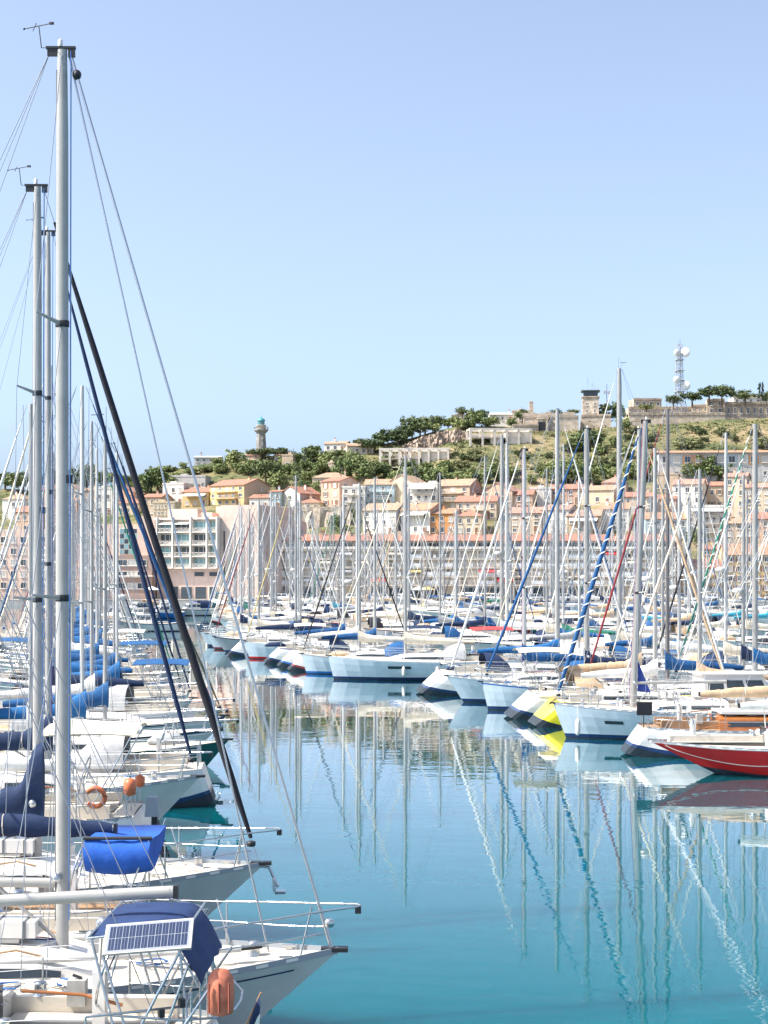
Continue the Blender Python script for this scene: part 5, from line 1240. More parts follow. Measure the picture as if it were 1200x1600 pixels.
# long grey block with coloured panels on the right
p = hit(1118, 752); s = p.y/F; c = at(1118, 752, p.y); W = 176*s; Ht = (752-707)*s
t = thing('long_block', 'long grey residential block with thin orange roof and coloured panels', 'apartment block', c, R(-3))
m = MB(); m.box((0, 4, Ht/2-2), (W, 8, Ht+4)); m.build('wall', wallm('grey'), t)
m = MB(); m.add([(-W/2-.4, -.8, Ht-.05), (W/2+.4, -.8, Ht-.05), (W/2+.4, 4, Ht+.9), (-W/2-.4, 4, Ht+.9), (W/2+.4, 8.8, Ht), (-W/2-.4, 8.8, Ht)], [(0, 1, 2, 3), (3, 2, 4, 5), (0, 3, 5), (1, 4, 2)]); m.build('roof', TIL['orange'], t)
for i, pc in enumerate(('grey', 'pale blue', 'orange', 'orange', 'tan', 'pale blue', 'pale blue', 'white', 'orange', 'tan')):
    x_ = -W/2+W*(i+.62)/10.3; m = MB(); m.box((0, -.04, 1.3), (W/10.3-.25, .08, 2.7), 0); link('colour_panel', m.mesh('colour_panel', wallm(pc)), t, (x_, 0, Ht-3.4))
    put_window(t, x_, -.09, Ht-2.9, W/10.3*.62, 1.9, 0, None, i % 2)
    put_window(t, x_, 0, Ht-6.4, 1.0, 1.2, 0, None, 0)

# ------------------------------------------------------------------ fort, towers, lighthouse
ST = stone('fort', (.50, .42, .335)); STL = stone('fort_light', (.56, .48, .385))
def fbox(nm, label, cat, x0, x1, yt, yb, d, depth=8, m_=ST, yaw=0, taper=None, wins=0, group=None, below=6, cor=True, wrow=1):
    s = d/F; c = at((x0+x1)/2, yb, d); W, Ht = (x1-x0)*s, (yb-yt)*s
    t = thing(nm, label, cat, c, R(yaw), group)
    m = MB(); k = taper or 0
    m.add([(-W/2, 0, -below), (W/2, 0, -below), (W/2, depth, -below), (-W/2, depth, -below), (-W/2+k, k, Ht), (W/2-k, k, Ht), (W/2-k, depth, Ht), (-W/2+k, depth, Ht)], [(0, 1, 5, 4), (1, 2, 6, 5), (2, 3, 7, 6), (3, 0, 4, 7), (4, 5, 6, 7)])
    m.build('wall', m_, t)
    if cor:
        m = MB(); m.box((0, k-.12, Ht-.35), (W-2*k+.3, .3, .22)); m.box((0, k+.2, Ht+.12), (W-2*k+.2, .7, .30)); m.build('coping', STL, t)
    for r in range(wrow):
        for i in range(wins): put_window(t, -W/2+W*(i+.5)/wins, k*.5-.03, Ht*(.35 if wrow == 1 else .15+.45*r), min(1.0, W/wins*.4), Ht*(.38 if wrow == 1 else .28), 0, None, 0)
    return t, W, Ht
fbox('rampart', 'long sloping stone rampart along the hilltop fort', 'fort wall', 980, 1137, 645.5, 668, 486, 12, ST, 0, .7)
fbox('bastion', 'broad stone bastion under the control tower', 'fort wall', 905, 958, 648, 672, 484, 14, ST, -6, .8)
fbox('barracks', 'long low barracks with a row of small windows behind the rampart', 'building', 982, 1082, 636.5, 650, 500, 7, STL, 0, None, 14)
fbox('fort_house', 'square pale fort house at the right end of the rampart', 'building', 1105, 1132, 624, 648, 496, 7, STL, -8, None, 2, wrow=2)
fbox('fort_annex', 'small stone annex below the telecom tower', 'building', 1080, 1106, 633, 648, 499, 6, ST, -8, None, 3)
fbox('arcade_building', 'stone building with arched windows at the right edge of the fort', 'building', 1133, 1225, 629, 656, 494, 9, ST, 0, None, 9)
fbox('fort_terrace', 'lower stone terrace wall at the right end of the fort', 'fort wall', 1137, 1230, 654, 668, 488, 10, stone('fort_dark', (.40, .35, .29)), 0, .3)
fbox('upper_fort_block', 'broken stone block above the barracks', 'building', 990, 1034, 623, 640, 512, 8, ST, 4, None, 4)
fbox('garden_wall', 'stepped stone wall left of the fort gate', 'fort wall', 800, 842, 664, 682, 478, 3, STL, 3, .2)
fbox('hilltop_house', 'pale house behind the fort at the far right', 'building', 1146, 1200, 620, 634, 515, 8, wallm('white'), 0, None, 5)
# gatehouse with portal and pediment
t, W, Ht = fbox('gatehouse', 'stone gatehouse with pedimented portal and dark doorway', 'gatehouse', 817, 905, 650, 680, 482, 10, STL, -4, .3)
px0 = (847-861)*482/F
m = MB(); m.box((px0, -.5, 2.9), (4.2, 1.2, 5.8), 0); m.add([(px0-2.6, -1.2, 5.8), (px0+2.6, -1.2, 5.8), (px0, -1.2, 7.4), (px0-2.6, .4, 5.8), (px0+2.6, .4, 5.8), (px0, .4, 7.4)], [(0, 1, 2), (5, 4, 3), (0, 2, 5, 3), (1, 4, 5, 2), (0, 3, 4, 1)], 0)
for sd in (-1, 1): m.box((px0+sd*1.55, -1.2, 2.6), (.55, .35, 5.2), 0)
m.box((px0, -1.2, 5.4), (4.4, .4, .5), 0); pt = m.build('portal', ST, t)
m = MB(); m.box((px0, -1.14, 2.1), (2.2, .1, 4.2)); m.build('doorway', BLACK, pt)
m = MB(); n = 9
for i in range(n): m.box((-W/2+.8+i*1.9, .8, Ht+.5+.35*math.sin(i*1.9)), (1.9, 1.4, 1.2), 0)
m.build('battlement', ST, t)
t = thing('obelisk', 'square stone obelisk standing on the fort wall', 'obelisk', at(830, 656, 488), 0)
m = MB(); m.box((0, 0, 2.6), (1.5, 1.5, 6.4), taper=.82); m.box((0, 0, .2), (2.1, 2.1, 1.2)); m.build('shaft', ST, t)
m = MB(); m.box((0, 0, 5.9), (1.4, 1.4, .3)); m.build('cap', STL, t)
# control tower
d = 490; s = d/F; t = thing('control_tower', 'square control tower with dark glazed cab and flared roof', 'tower', at(922.5, 650, d), R(-6)); W = 25*s; z1 = (650-622)*s
m = MB(); m.box((0, 0, z1/2-1), (W, W, z1+2)); m.build('shaft', STL, t)
for i in range(2):
    for r in range(2): put_window(t, -W/4+W/2*i, -W/2, .9+2.3*r, .7, 1.0, 0, None, 0)
m = MB(); m.box((0, 0, z1+.15), (W+.6, W+.6, .3)); m.build('gallery', STL, t)
m = MB(); m.box((0, 0, z1+1.15), (W*.82, W*.82, 1.8), taper=1.12); cb = m.build('cab', mat('cab_glass', (.06, .08, .10), .1, spec=.6), t)
m = MB()
for sx in (-1, -.33, .33, 1): m.tube([(sx*W*.41, -W*.415, z1+.3), (sx*W*.465, -W*.47, z1+2.05)], .06, 4)
m.build('mullions', ALUD, cb)
m = MB(); m.box((0, 0, z1+2.2), (W+.9, W+.9, .26)); m.box((0, 0, z1+2.4), (W*.6, W*.6, .3)); m.build('roof', mat('tower_roof', (.09, .11, .12), .5), t)
for (x_, y_, h) in ((-.9, 0, 4.6), (.6, .3, 3.0), (1.4, -.5, 2.0), (-2.2, .2, 1.4), (2.3, 0, 1.2)):
    m = MB(); m.tube([(x_, y_, z1+2.3), (x_, y_, z1+2.3+h)], .05, 4)
    if h > 2.5: m.box((x_, y_, z1+2.3+h*.62), (.9, .06, .06)); m.box((x_, y_, z1+2.3+h*.8), (.6, .06, .06))
    m.build('antenna', WIRE, t)
t = thing('aerial_mast', 'small mast with crossed boxes between control tower and tall mast', 'mast', at(948, 640, 494), 0)
m = MB(); m.tube([(0, 0, -2), (0, 0, 8.6)], .14, 6); m.build('pole', WIRE, t)
m = MB(); m.box((0, -.2, 6.0), (2.4, .3, .5)); m.box((.7, -.2, 5.6), (.7, .5, .9)); m.box((-.8, -.2, 5.6), (.6, .5, .8)); m.box((.3, -.2, 2.4), (1.1, .5, 1.2)); m.build('panel_antennas', mat('antenna_grey', (.45, .47, .50), .5), t)
# telecom lattice tower
d = 492; s = d/F; t = thing('telecom_tower', 'lattice telecom tower with four white dish antennas', 'tower', at(1061.5, 648, d), R(18)); Ht = (648-538)*s
def tw(z): return interp([(-3, 2.5), (0, 2.1), (7, 1.05), (Ht, .62)], z)
m = MB(); lv = [-3, 0, 1.9, 3.8, 5.5, 7, 8.4, 9.8, 11.2, 12.6, 14, 15.4, 16.8, 18.2, 19.6, 21, Ht]
sg = [(-1, -1), (1, -1), (1, 1), (-1, 1)]
for a, b in sg: m.tube([(a*tw(z), b*tw(z), z) for z in lv], .11, 5)
for z0, z1_ in zip(lv[1:], lv[2:]):
    for q in range(4):
        a, b = sg[q], sg[(q+1) % 4]
        m.tube([(a[0]*tw(z0), a[1]*tw(z0), z0), (b[0]*tw(z1_), b[1]*tw(z1_), z1_)], .055, 3); m.tube([(b[0]*tw(z0), b[1]*tw(z0), z0), (a[0]*tw(z1_), a[1]*tw(z1_), z1_)], .055, 3); m.tube([(a[0]*tw(z1_), a[1]*tw(z1_), z1_), (b[0]*tw(z1_), b[1]*tw(z1_), z1_)], .055, 3)
m.build('lattice', mat('galvanised', (.42, .44, .46), .5, .3), t)
for z in (7.6, 11.3, 14.6, 18.2, 20.2):
    m = MB(); w_ = tw(z)+.55; m.box((0, 0, z), (w_*2, w_*2, .12)); m.build('platform', mat('galvanised', (.42, .44, .46), .5, .3), t)
for x_, z, r_, an in ((1.75, 20.6, 1.55, 200), (-1.45, 20.4, 1.2, 245), (-1.55, 11.4, 1.2, 240), (1.85, 9.6, 1.55, 205)):
    m = MB(); m.lathe([(.3, -.5), (r_*.9, -.1), (r_, .05), (r_, .75), (r_*.97, .80), (.02, .86)], (0, 0, 0), 20, 0, axis='X'); o = m.build('dish_antenna', mat('dish_white', (.78, .78, .76), .5), t, (x_, -.9, z)); o.rotation_euler = (0, 0, R(an+50-18))
m = MB()
for x_ in (-.5, .5, 0): m.tube([(x_, 0, Ht-.5), (x_, 0, Ht+2.4-abs(x_))], .05, 4)
m.build('whip_antennas', WIRE, t)
# lighthouse
d = 488; s = d/F; t = thing('lighthouse', 'octagonal grey stone lighthouse with turquoise lantern dome', 'lighthouse', at(408, 704, d), R(22.5)); z = lambda py: (704-py)*s
m = MB(); m.lathe([(2.0, -4), (1.85, 0), (1.52, z(680)), (1.48, z(679)), (1.55, z(677)), (2.35, z(673.5)), (2.35, z(672.4))], n=8, sm=False); m.build('shaft', stone('lighthouse', (.30, .29, .275)), t)
m = MB(); m.lathe([(2.45, z(672.6)), (2.45, z(671.2)), (2.05, z(671.2)), (1.5, z(671))], n=8, sm=False)
for i in range(16): a = i*math.pi/8; m.tube([(2.35*math.cos(a), 2.35*math.sin(a), z(671.2)), (2.35*math.cos(a), 2.35*math.sin(a), z(667.6))], .05, 4)
m.torus((0, 0, z(667.6)), 2.35, .06, 16, 4); m.build('gallery', stone('lighthouse', (.30, .29, .275)), t)
m = MB(); m.lathe([(1.5, z(672)), (1.5, z(666)), (1.75, z(665.6)), (1.75, z(664.6)), (1.25, z(664.4))], n=12); m.build('watch_room', STL, t)
m = MB(); m.lathe([(1.12, z(664.8)), (1.12, z(657.5))], n=10, sm=False); ln = m.build('lantern_glass', mat('lantern_glass', (.10, .22, .24), .1), t)
m = MB()
for i in range(10): a = i*math.pi/5; m.tube([(1.14*math.cos(a), 1.14*math.sin(a), z(664.8)), (1.14*math.cos(a), 1.14*math.sin(a), z(657.4))], .06, 4)
m.torus((0, 0, z(661)), 1.15, .05, 16, 4); m.build('lantern_bars', mat('lantern_paint', (.12, .42, .44), .5), ln)
m = MB(); m.lathe([(1.4, z(657.6)), (1.35, z(656.8)), (1.1, z(655)), (.6, z(653.2)), (.2, z(652.6)), (.2, z(651.6)), (.02, z(650.5))], n=14); m.tube([(0, 0, z(651)), (0, 0, z(647))], .04, 4); m.build('dome', mat('dome_turquoise', (.05, .27, .29), .5), t)
for k in range(2): put_window(t, 0, -1.72, z(695-9*k), .5, .9, 0, None, 0)
for a in (-22.5,): pass
# open concrete frames (hillside theatre and terrace)
def frame_building(x0, x1, yt, yb, n, label, solid=0.35, yaw=-4, d=None):
    p = hit((x0+x1)/2, yb); d = d or p.y; s = d/F; c = at((x0+x1)/2, yb, d); W, Ht = (x1-x0)*s, (yb-yt)*s
    t = thing('concrete_frame', label, 'concrete structure', c, R(yaw))
    cm = stucco('pale_concrete', (.66, .60, .52)); m = MB()
    for yy in (0, 6): m.box((0, yy, Ht-.3), (W, .7, .6))
    for i in range(n+1):
        x_ = -W/2+.35+(W-.7)*i/n
        for yy in (0, 6): m.box((x_, yy, Ht/2-1.8), (.6, .55, Ht+2.4))
        m.box((x_, 3, Ht-.3), (.5, 5.3, .5))
    m.build('frame', cm, t)
    m = MB(); m.box((W*.30, 3.2, Ht*.40-1.5), (W*.38, 5.2, Ht*.8+3)); m.box((-W*.1, 6.8, Ht*.40-2), (W*.8, .5, Ht*.8+4)); m.box((-W*.18, 3, Ht*.45), (W*.6, 5, .35)); m.box((-W*.05, 3, Ht*.22-1.5), (W*.2, 4, Ht*.44+3)); m.build('back_wall', stucco('pale_concrete', (.66, .60, .52)), t)
    m = MB(); m.box((0, 3, -.2), (W, 6.4, .3)); m.build('floor_slab', cm, t)
frame_building(592, 702, 700, 729, 7, 'long open concrete frame building on the slope among trees')
frame_building(733, 832, 669, 696, 5, 'upper open concrete frame terrace below the obelisk', yaw=6)
# cliff
p = hit(684, 699); s = p.y/F; t = thing('rock_cliff', 'bare reddish rock cliff below the ridge trees', 'cliff', p, 0); cr = random.Random(4); m = MB(); rg = []
for i in range(61):
    f = i/60; xx = (-56+112*f)*s; top = (interp([(0, 3), (.2, 12), (.5, 24), (.8, 28), (.93, 22), (1, 6)], f)+cr.uniform(-2.2, 2.2))*s
    rg.append([Vector((xx+cr.uniform(-.25, .25), -.3+cr.uniform(-.55, .55)+1.6*(k/9)+.5*math.sin(f*23)+.35*math.sin(f*57+k), -3+(top+3)*k/9+cr.uniform(-.2, .2)*(k < 9))) for k in range(10)]+[Vector((xx, 5, top*.9)), Vector((xx, 9, -1))])
m.loft(rg, 0, False, False, False); m.build('rock', stone('cliff', (.40, .32, .26), .8), t)
# ------------------------------------------------------------------ trees and shrubs
def leafmat(name, a, b_):
    m = bpy.data.materials.new(name); m.use_nodes = True; nt = m.node_tree; b = nt.nodes['Principled BSDF']; b.inputs['Roughness'].default_value = .75; b.inputs['Specular IOR Level'].default_value = .25
    tc = nt.nodes.new('ShaderNodeTexCoord'); n = nt.nodes.new('ShaderNodeTexNoise'); n.inputs['Scale'].default_value = 5; n.inputs['Detail'].default_value = 5
    oi = nt.nodes.new('ShaderNodeObjectInfo'); ad = nt.nodes.new('ShaderNodeMath'); ad.operation = 'MULTIPLY_ADD'; ad.inputs[1].default_value = .5; ad.inputs[2].default_value = -.25
    nt.links.new(oi.outputs['Random'], ad.inputs[0]); a2 = nt.nodes.new('ShaderNodeMath'); nt.links.new(ad.outputs[0], a2.inputs[0]); nt.links.new(tc.outputs['Object'], n.inputs['Vector']); nt.links.new(n.outputs['Fac'], a2.inputs[1])
    r = nt.nodes.new('ShaderNodeValToRGB'); e = r.color_ramp.elements; e[0].position = .3; e[0].color = (*a, 1); e[1].position = .75; e[1].color = (*b_, 1)
    nt.links.new(a2.outputs[0], r.inputs['Fac']); nt.links.new(r.outputs['Color'], b.inputs['Base Color'])
    return m
LEAF = {'pine': leafmat('pine_needles', (.068, .098, .040), (.175, .21, .088)), 'broad': leafmat('leaves', (.11, .15, .054), (.26, .295, .12)), 'cypress': leafmat('cypress_leaves', (.022, .042, .020), (.055, .075, .034)), 'shrub': leafmat('shrub_leaves', (.085, .108, .045), (.20, .205, .095)), 'palm': leafmat('palm_leaves', (.05, .08, .02), (.16, .16, .06))}
BARK = mat('bark', (.16, .12, .085), .95, noise=.35, nscale=6)
tr = random.Random(2)
def crown_mesh(kind, seed):
    q = random.Random(seed); m = MB(); cl = []
    n = {'pine': 46, 'broad': 56, 'cypress': 40, 'shrub': 30}[kind]
    while len(cl) < n:
        x, y, z = q.uniform(-1, 1), q.uniform(-1, 1), q.uniform(-1, 1); r = math.sqrt(x*x+y*y+z*z)
        if r > 1 or r < .35: continue
        lump = .78+.30*math.sin(3.1*math.atan2(y, x)+seed)*math.cos(2.3*z+seed*.7)+q.uniform(-.1, .12)
        if kind == 'pine': cl.append((x*.50*lump, y*.50*lump, .62+z*.36*lump, .12))
        elif kind == 'broad': cl.append((x*.50*lump, y*.50*lump, .56+z*.44*lump, .12))
        elif kind == 'cypress': zz = .5+z*.5; w = .5*math.sin(math.pi*clamp(zz*.85+.10, 0, 1))**.8; a = math.atan2(y, x); cl.append((w*math.cos(a)*r, w*math.sin(a)*r, zz, .09))
        else: cl.append((x*.52*lump, y*.52*lump, .42+z*.42*lump, .15))
    for (cx, cy, cz, cr) in cl:
        for k in range(22):
            d_ = Vector((q.gauss(0, 1), q.gauss(0, 1), q.gauss(0, .8))).normalized()*cr*q.uniform(.4, 1.25); p = Vector((cx, cy, max(.02, cz)))+d_
            nrm = (d_.normalized()+Vector((q.gauss(0, .6), q.gauss(0, .6), q.gauss(0, .6)+.3))).normalized(); u = nrm.orthogonal().normalized(); v = nrm.cross(u); s = q.uniform(.022, .050)*(1.25 if kind == 'shrub' else 1)
            m.add([p-u*s-v*s*.6, p+u*s-v*s*.7, p+u*s*.8+v*s*.7, p-u*s*.7+v*s*.8], [(0, 1, 2, 3)])
    return m.mesh('crown', LEAF[kind])
def trunk_mesh(kind, seed):
    q = random.Random(seed); m = MB(); top = {'pine': .62, 'broad': .45, 'cypress': .3, 'shrub': .2}[kind]
    bx, by = q.uniform(-.04, .04), q.uniform(-.04, .04)
    m.tube([(0, 0, -.25), (bx*.5, by*.5, top*.5), (bx, by, top)], [.045, .034, .024], 7)
    for k in range(5 if kind != 'cypress' else 1):
        a = k*1.256+q.random(); m.tube([(bx*.8, by*.8, top*.75), (.16*math.cos(a), .16*math.sin(a), top+.06), (.30*math.cos(a), .30*math.sin(a), top+.14)], [.020, .013, .006], 5)
    return m.mesh('trunk', BARK)
PROTO = {k: [(crown_mesh(k, 11*i+len(k)), trunk_mesh(k, 5*i+len(k))) for i in range(3)] for k in ('pine', 'broad', 'cypress', 'shrub')}
def palm_mesh(seed):
    q = random.Random(seed); m = MB()
    for k in range(26):
        a = k*2.4; up = q.uniform(-.3, .9); pts = []
        for i in range(6):
            f = i/5; r = .5*f; pts.append(Vector((r*math.cos(a), r*math.sin(a), .66+.34*up*math.sin(f*2.0)-.30*f*f)))
        for i in range(5):
            s = Vector((-math.sin(a), math.cos(a), 0))*.055*math.sin(math.pi*clamp((i+.6)/5.6, 0, 1)); s2 = Vector((-math.sin(a), math.cos(a), 0))*.055*math.sin(math.pi*clamp((i+1.6)/5.6, 0, 1))
            for sd in (-1, 1): dn = Vector((0, 0, -.03)); m.add([pts[i], pts[i+1], pts[i+1]+s2*sd+dn, pts[i]+s*sd+dn], [(0, 1, 2, 3)])
    return m.mesh('crown', LEAF['palm'])
MARKS = [(408, 684, 'lighthouse'), (922, 640, 'control tower'), (1062, 615, 'telecom tower'), (860, 668, 'fort gate'), (684, 685, 'rock cliff'), (646, 716, 'long concrete frame'), (780, 684, 'upper concrete frame'), (1118, 728, 'long grey block'),
         (518, 768, 'tall pink house'), (593, 770, 'pale blue house'), (355, 768, 'large yellow house'), (516, 748, 'broad tan roof'), (562, 702, 'low ridge house'), (295, 755, 'long modern house'), (192, 782, 'pinkish gable house'), (1060, 658, 'stone rampart'),
         (705, 772, 'dark-sided tan house'), (776, 776, 'brown-sided gable house'), (880, 772, 'pink red-roofed house'), (235, 790, 'pink red-roof cottage'), (60, 785, 'left masts'), (1145, 775, 'tall beige house'), (324, 718, 'grey ridge house'), (980, 735, 'tall leaning mast'), (840, 770, 'blank white block'), (1175, 640, 'arcaded fort wing'), (465, 780, 'retaining wall')]
KW = {'pine': 'dark umbrella pine', 'broad': 'leafy green tree', 'cypress': 'slim dark cypress', 'shrub': 'low green shrub', 'palm': 'palm tree'}
TREES = []
def T(kind, px, py, h, w=None): TREES.append((kind, px, py, h, w or h))
for a in [('pine', 22, 772, 34, 44), ('pine', 50, 768, 26, 40), ('pine', 72, 764, 26, 36), ('pine', 112, 768, 38, 40), ('pine', 136, 770, 46, 40), ('pine', 158, 768, 36, 46), ('palm', 180, 766, 34, 30), ('pine', 196, 768, 26, 34), ('broad', 212, 770, 20, 26),
          ('broad', 246, 768, 40, 46), ('cypress', 231, 776, 34, 14), ('broad', 268, 768, 26, 26), ('broad', 258, 738, 12, 34), ('broad', 286, 732, 12, 16), ('broad', 222, 760, 22, 18), ('broad', 365, 731, 28, 40), ('broad', 372, 738, 18, 30), ('pine', 412, 717, 20, 40), ('pine', 440, 716, 18, 34), ('pine', 392, 716, 14, 20),
          ('pine', 416, 758, 44, 46), ('broad', 432, 766, 30, 34), ('broad', 463, 728, 26, 22), ('broad', 489, 724, 30, 38), ('broad', 478, 738, 22, 26), ('broad', 452, 742, 22, 30), ('broad', 462, 756, 22, 20), ('pine', 463, 752, 30, 16), ('broad', 500, 742, 24, 36), ('broad', 474, 768, 20, 30), ('broad', 494, 774, 24, 18),
          ('pine', 534, 738, 26, 34), ('broad', 540, 752, 36, 40), ('broad', 556, 744, 32, 40), ('broad', 572, 756, 34, 40), ('pine', 586, 752, 34, 44), ('broad', 600, 746, 24, 30), ('broad', 548, 722, 20, 26), ('pine', 580, 708, 26, 50), ('pine', 600, 700, 30, 44), ('pine', 622, 696, 28, 44), ('pine', 644, 684, 38, 38), ('pine', 664, 676, 26, 36), ('pine', 684, 670, 22, 34), ('broad', 700, 668, 16, 28),
          ('pine', 722, 652, 18, 20), ('broad', 737, 654, 16, 22), ('broad', 752, 656, 18, 24), ('broad', 742, 668, 22, 34), ('broad', 764, 668, 20, 40), ('broad', 722, 672, 18, 30), ('pine', 817, 660, 22, 34), ('pine', 868, 652, 14, 24), ('pine', 896, 650, 13, 20), ('broad', 800, 668, 16, 20), ('cypress', 738, 652, 16, 7), ('cypress', 730, 658, 14, 6),
          ('broad', 622, 764, 30, 36), ('broad', 640, 758, 34, 44), ('pine', 655, 764, 40, 48), ('broad', 676, 764, 34, 40), ('broad', 694, 762, 28, 36), ('broad', 712, 768, 26, 36), ('broad', 730, 766, 28, 36), ('cypress', 744, 776, 38, 16), ('broad', 758, 756, 26, 30), ('broad', 774, 754, 30, 44), ('broad', 796, 752, 26, 30), ('broad', 605, 730, 20, 30), ('broad', 640, 734, 16, 30), ('broad', 668, 736, 16, 24), ('broad', 696, 738, 20, 30),
          ('broad', 862, 756, 30, 30), ('broad', 884, 754, 36, 46), ('broad', 908, 756, 34, 46), ('broad', 928, 758, 30, 34), ('broad', 850, 744, 22, 30), ('broad', 946, 748, 26, 28), ('broad', 1020, 744, 34, 26), ('broad', 1000, 752, 34, 40), ('broad', 985, 748, 30, 30), ('pine', 922, 704, 32, 52), ('pine', 900, 706, 26, 34), ('broad', 940, 668, 30, 26), ('broad', 964, 664, 36, 26), ('broad', 975, 676, 26, 26),
          ('broad', 1076, 752, 32, 40), ('broad', 1102, 752, 40, 50), ('broad', 1124, 752, 32, 40), ('broad', 1150, 746, 30, 40), ('broad', 1190, 742, 32, 40), ('pine', 1052, 634, 18, 30), ('pine', 1082, 630, 20, 36), ('pine', 1108, 626, 24, 40), ('pine', 1128, 626, 26, 34), ('pine', 1142, 628, 28, 12), ('pine', 1164, 628, 20, 40), ('cypress', 1189, 626, 30, 11), ('pine', 1198, 632, 24, 16), ('pine', 945, 646, 16, 34), ('broad', 1010, 640, 10, 30),
          ('broad', 1092, 856, 34, 30), ('broad', 1070, 846, 18, 24), ('broad', 1142, 830, 26, 18), ('palm', 231, 908, 42, 34), ('palm', 152, 908, 30, 24), ('palm', 214, 918, 26, 22), ('broad', 524, 828, 26, 30), ('broad', 548, 816, 24, 22), ('broad', 536, 838, 20, 30), ('pine', 8, 764, 30, 44), ('pine', 36, 758, 22, 40), ('pine', 92, 762, 32, 40), ('broad', 128, 764, 26, 34), ('pine', 150, 760, 24, 36), ('broad', 170, 776, 20, 26), ('pine', 186, 764, 26, 40), ('broad', 204, 776, 22, 26), ('broad', 224, 774, 26, 30), ('broad', 278, 752, 16, 26), ('broad', 300, 742, 12, 26), ('broad', 322, 738, 12, 30), ('broad', 344, 740, 18, 34), ('broad', 340, 726, 12, 24), ('broad', 384, 742, 20, 30), ('broad', 398, 732, 16, 28), ('broad', 444, 728, 16, 26), ('broad', 436, 748, 26, 34), ('broad', 480, 756, 22, 30), ('broad', 508, 728, 20, 30), ('broad', 516, 716, 14, 26), ('broad', 524, 750, 20, 20), ('broad', 560, 728, 18, 32), ('broad', 530, 712, 12, 22), ('broad', 590, 730, 14, 22), ('pine', 566, 700, 16, 34), ('pine', 634, 690, 26, 40), ('pine', 656, 682, 24, 40), ('broad', 676, 676, 16, 30), ('broad', 712, 664, 16, 26), ('broad', 732, 670, 16, 30),
          ('broad', 690, 752, 24, 36), ('broad', 664, 752, 22, 36), ('broad', 716, 754, 20, 34), ('broad', 736, 752, 22, 30), ('broad', 786, 742, 16, 26), ('broad', 830, 756, 18, 24), ('broad', 870, 742, 24, 36), ('broad', 900, 740, 26, 36), ('broad', 914, 692, 22, 30), ('broad', 936, 712, 18, 26), ('broad', 962, 700, 22, 26), ('broad', 978, 716, 20, 28), ('broad', 1010, 730, 24, 30), ('broad', 960, 752, 24, 30), ('broad', 340, 782, 12, 12), ('broad', 318, 760, 14, 12)]: T(*a)
sr_ = random.Random(77)
SH = [('shrub', 820, 718, 14, 24), ('shrub', 858, 716, 13, 16), ('shrub', 884, 706, 18, 26), ('shrub', 909, 718, 16, 24), ('shrub', 1086, 674, 13, 22), ('shrub', 1072, 702, 20, 40), ('shrub', 1100, 690, 12, 20), ('shrub', 1148, 690, 18, 16), ('shrub', 1186, 700, 22, 34), ('shrub', 1016, 690, 18, 24), ('shrub', 940, 728, 20, 30), ('shrub', 1028, 728, 26, 26)]
while len(SH) < 84:
    px = sr_.uniform(610, 1215); py = sr_.uniform(676, 748); h = sr_.uniform(6, 15)
    if 735 < px < 835 and py < 706 or 592 < px < 705 and py < 738 or px > 1030 and 702 < py < 750 or px < 720 and py < 708: continue
    SH.append(('shrub', px, py, h, h*sr_.uniform(1.2, 2.0)))
while len(SH) < 104:
    px = sr_.uniform(250, 560); py = interp([(250, 738), (400, 722), (560, 712)], px)+sr_.uniform(0, 26); h = sr_.uniform(6, 12); SH.append(('shrub', px, py, h, h*sr_.uniform(1.2, 2.0)))
TREES += SH
seen = {}
info = []
for (kind, px, py, h, w) in TREES:
    best = min(MARKS, key=lambda q: abs(q[0]-px)+1.6*abs(q[1]-py+h/2)); dx, dy = px-best[0], (py-h/2)-best[1]
    rel = ('left of' if dx < 0 else 'right of') if abs(dx) > 1.3*abs(dy) else ('above' if dy < 0 else 'below')
    info.append((kind, rel, best[2], math.hypot(dx, dy)))
for i, (kind, px, py, h, w) in enumerate(TREES):
    kk = info[i][:3]; same = sorted([q for q in info if q[:3] == kk], key=lambda q: q[3]); n = same.index(info[i])
    lb = '%s %s the %s' % (KW[kind], kk[1], kk[2])
    if len(same) > 1: lb = ('nearest ' if n == 0 else ordinal(n+1)+' ')+lb+', counting outward'
    p = hit(px, py); s = p.y/F
    t = thing({'pine': 'pine_tree', 'broad': 'leafy_tree', 'cypress': 'cypress_tree', 'shrub': 'shrub', 'palm': 'palm_tree'}[kind], lb, 'shrub' if kind == 'shrub' else 'tree', p-Vector((0, 0, .3)), tr.uniform(0, 6.28), {'shrub': 'shrubs dotted over the dry slope'}.get(kind, 'trees among the houses and along the ridge'))
    if kind == 'palm':
        m = MB(); m.tube([(0, 0, -.3), (.03, 0, .3), (.02, .02, .70)], [.04, .032, .03], 7); link('trunk', m.mesh('trunk', BARK), t); link('crown', palm_mesh(i), t)
    else:
        cm, tm = PROTO[kind][i % 3]; link('crown', cm, t); link('trunk', tm, t)
    t.scale = (w*s, w*s, h*s*1.05)
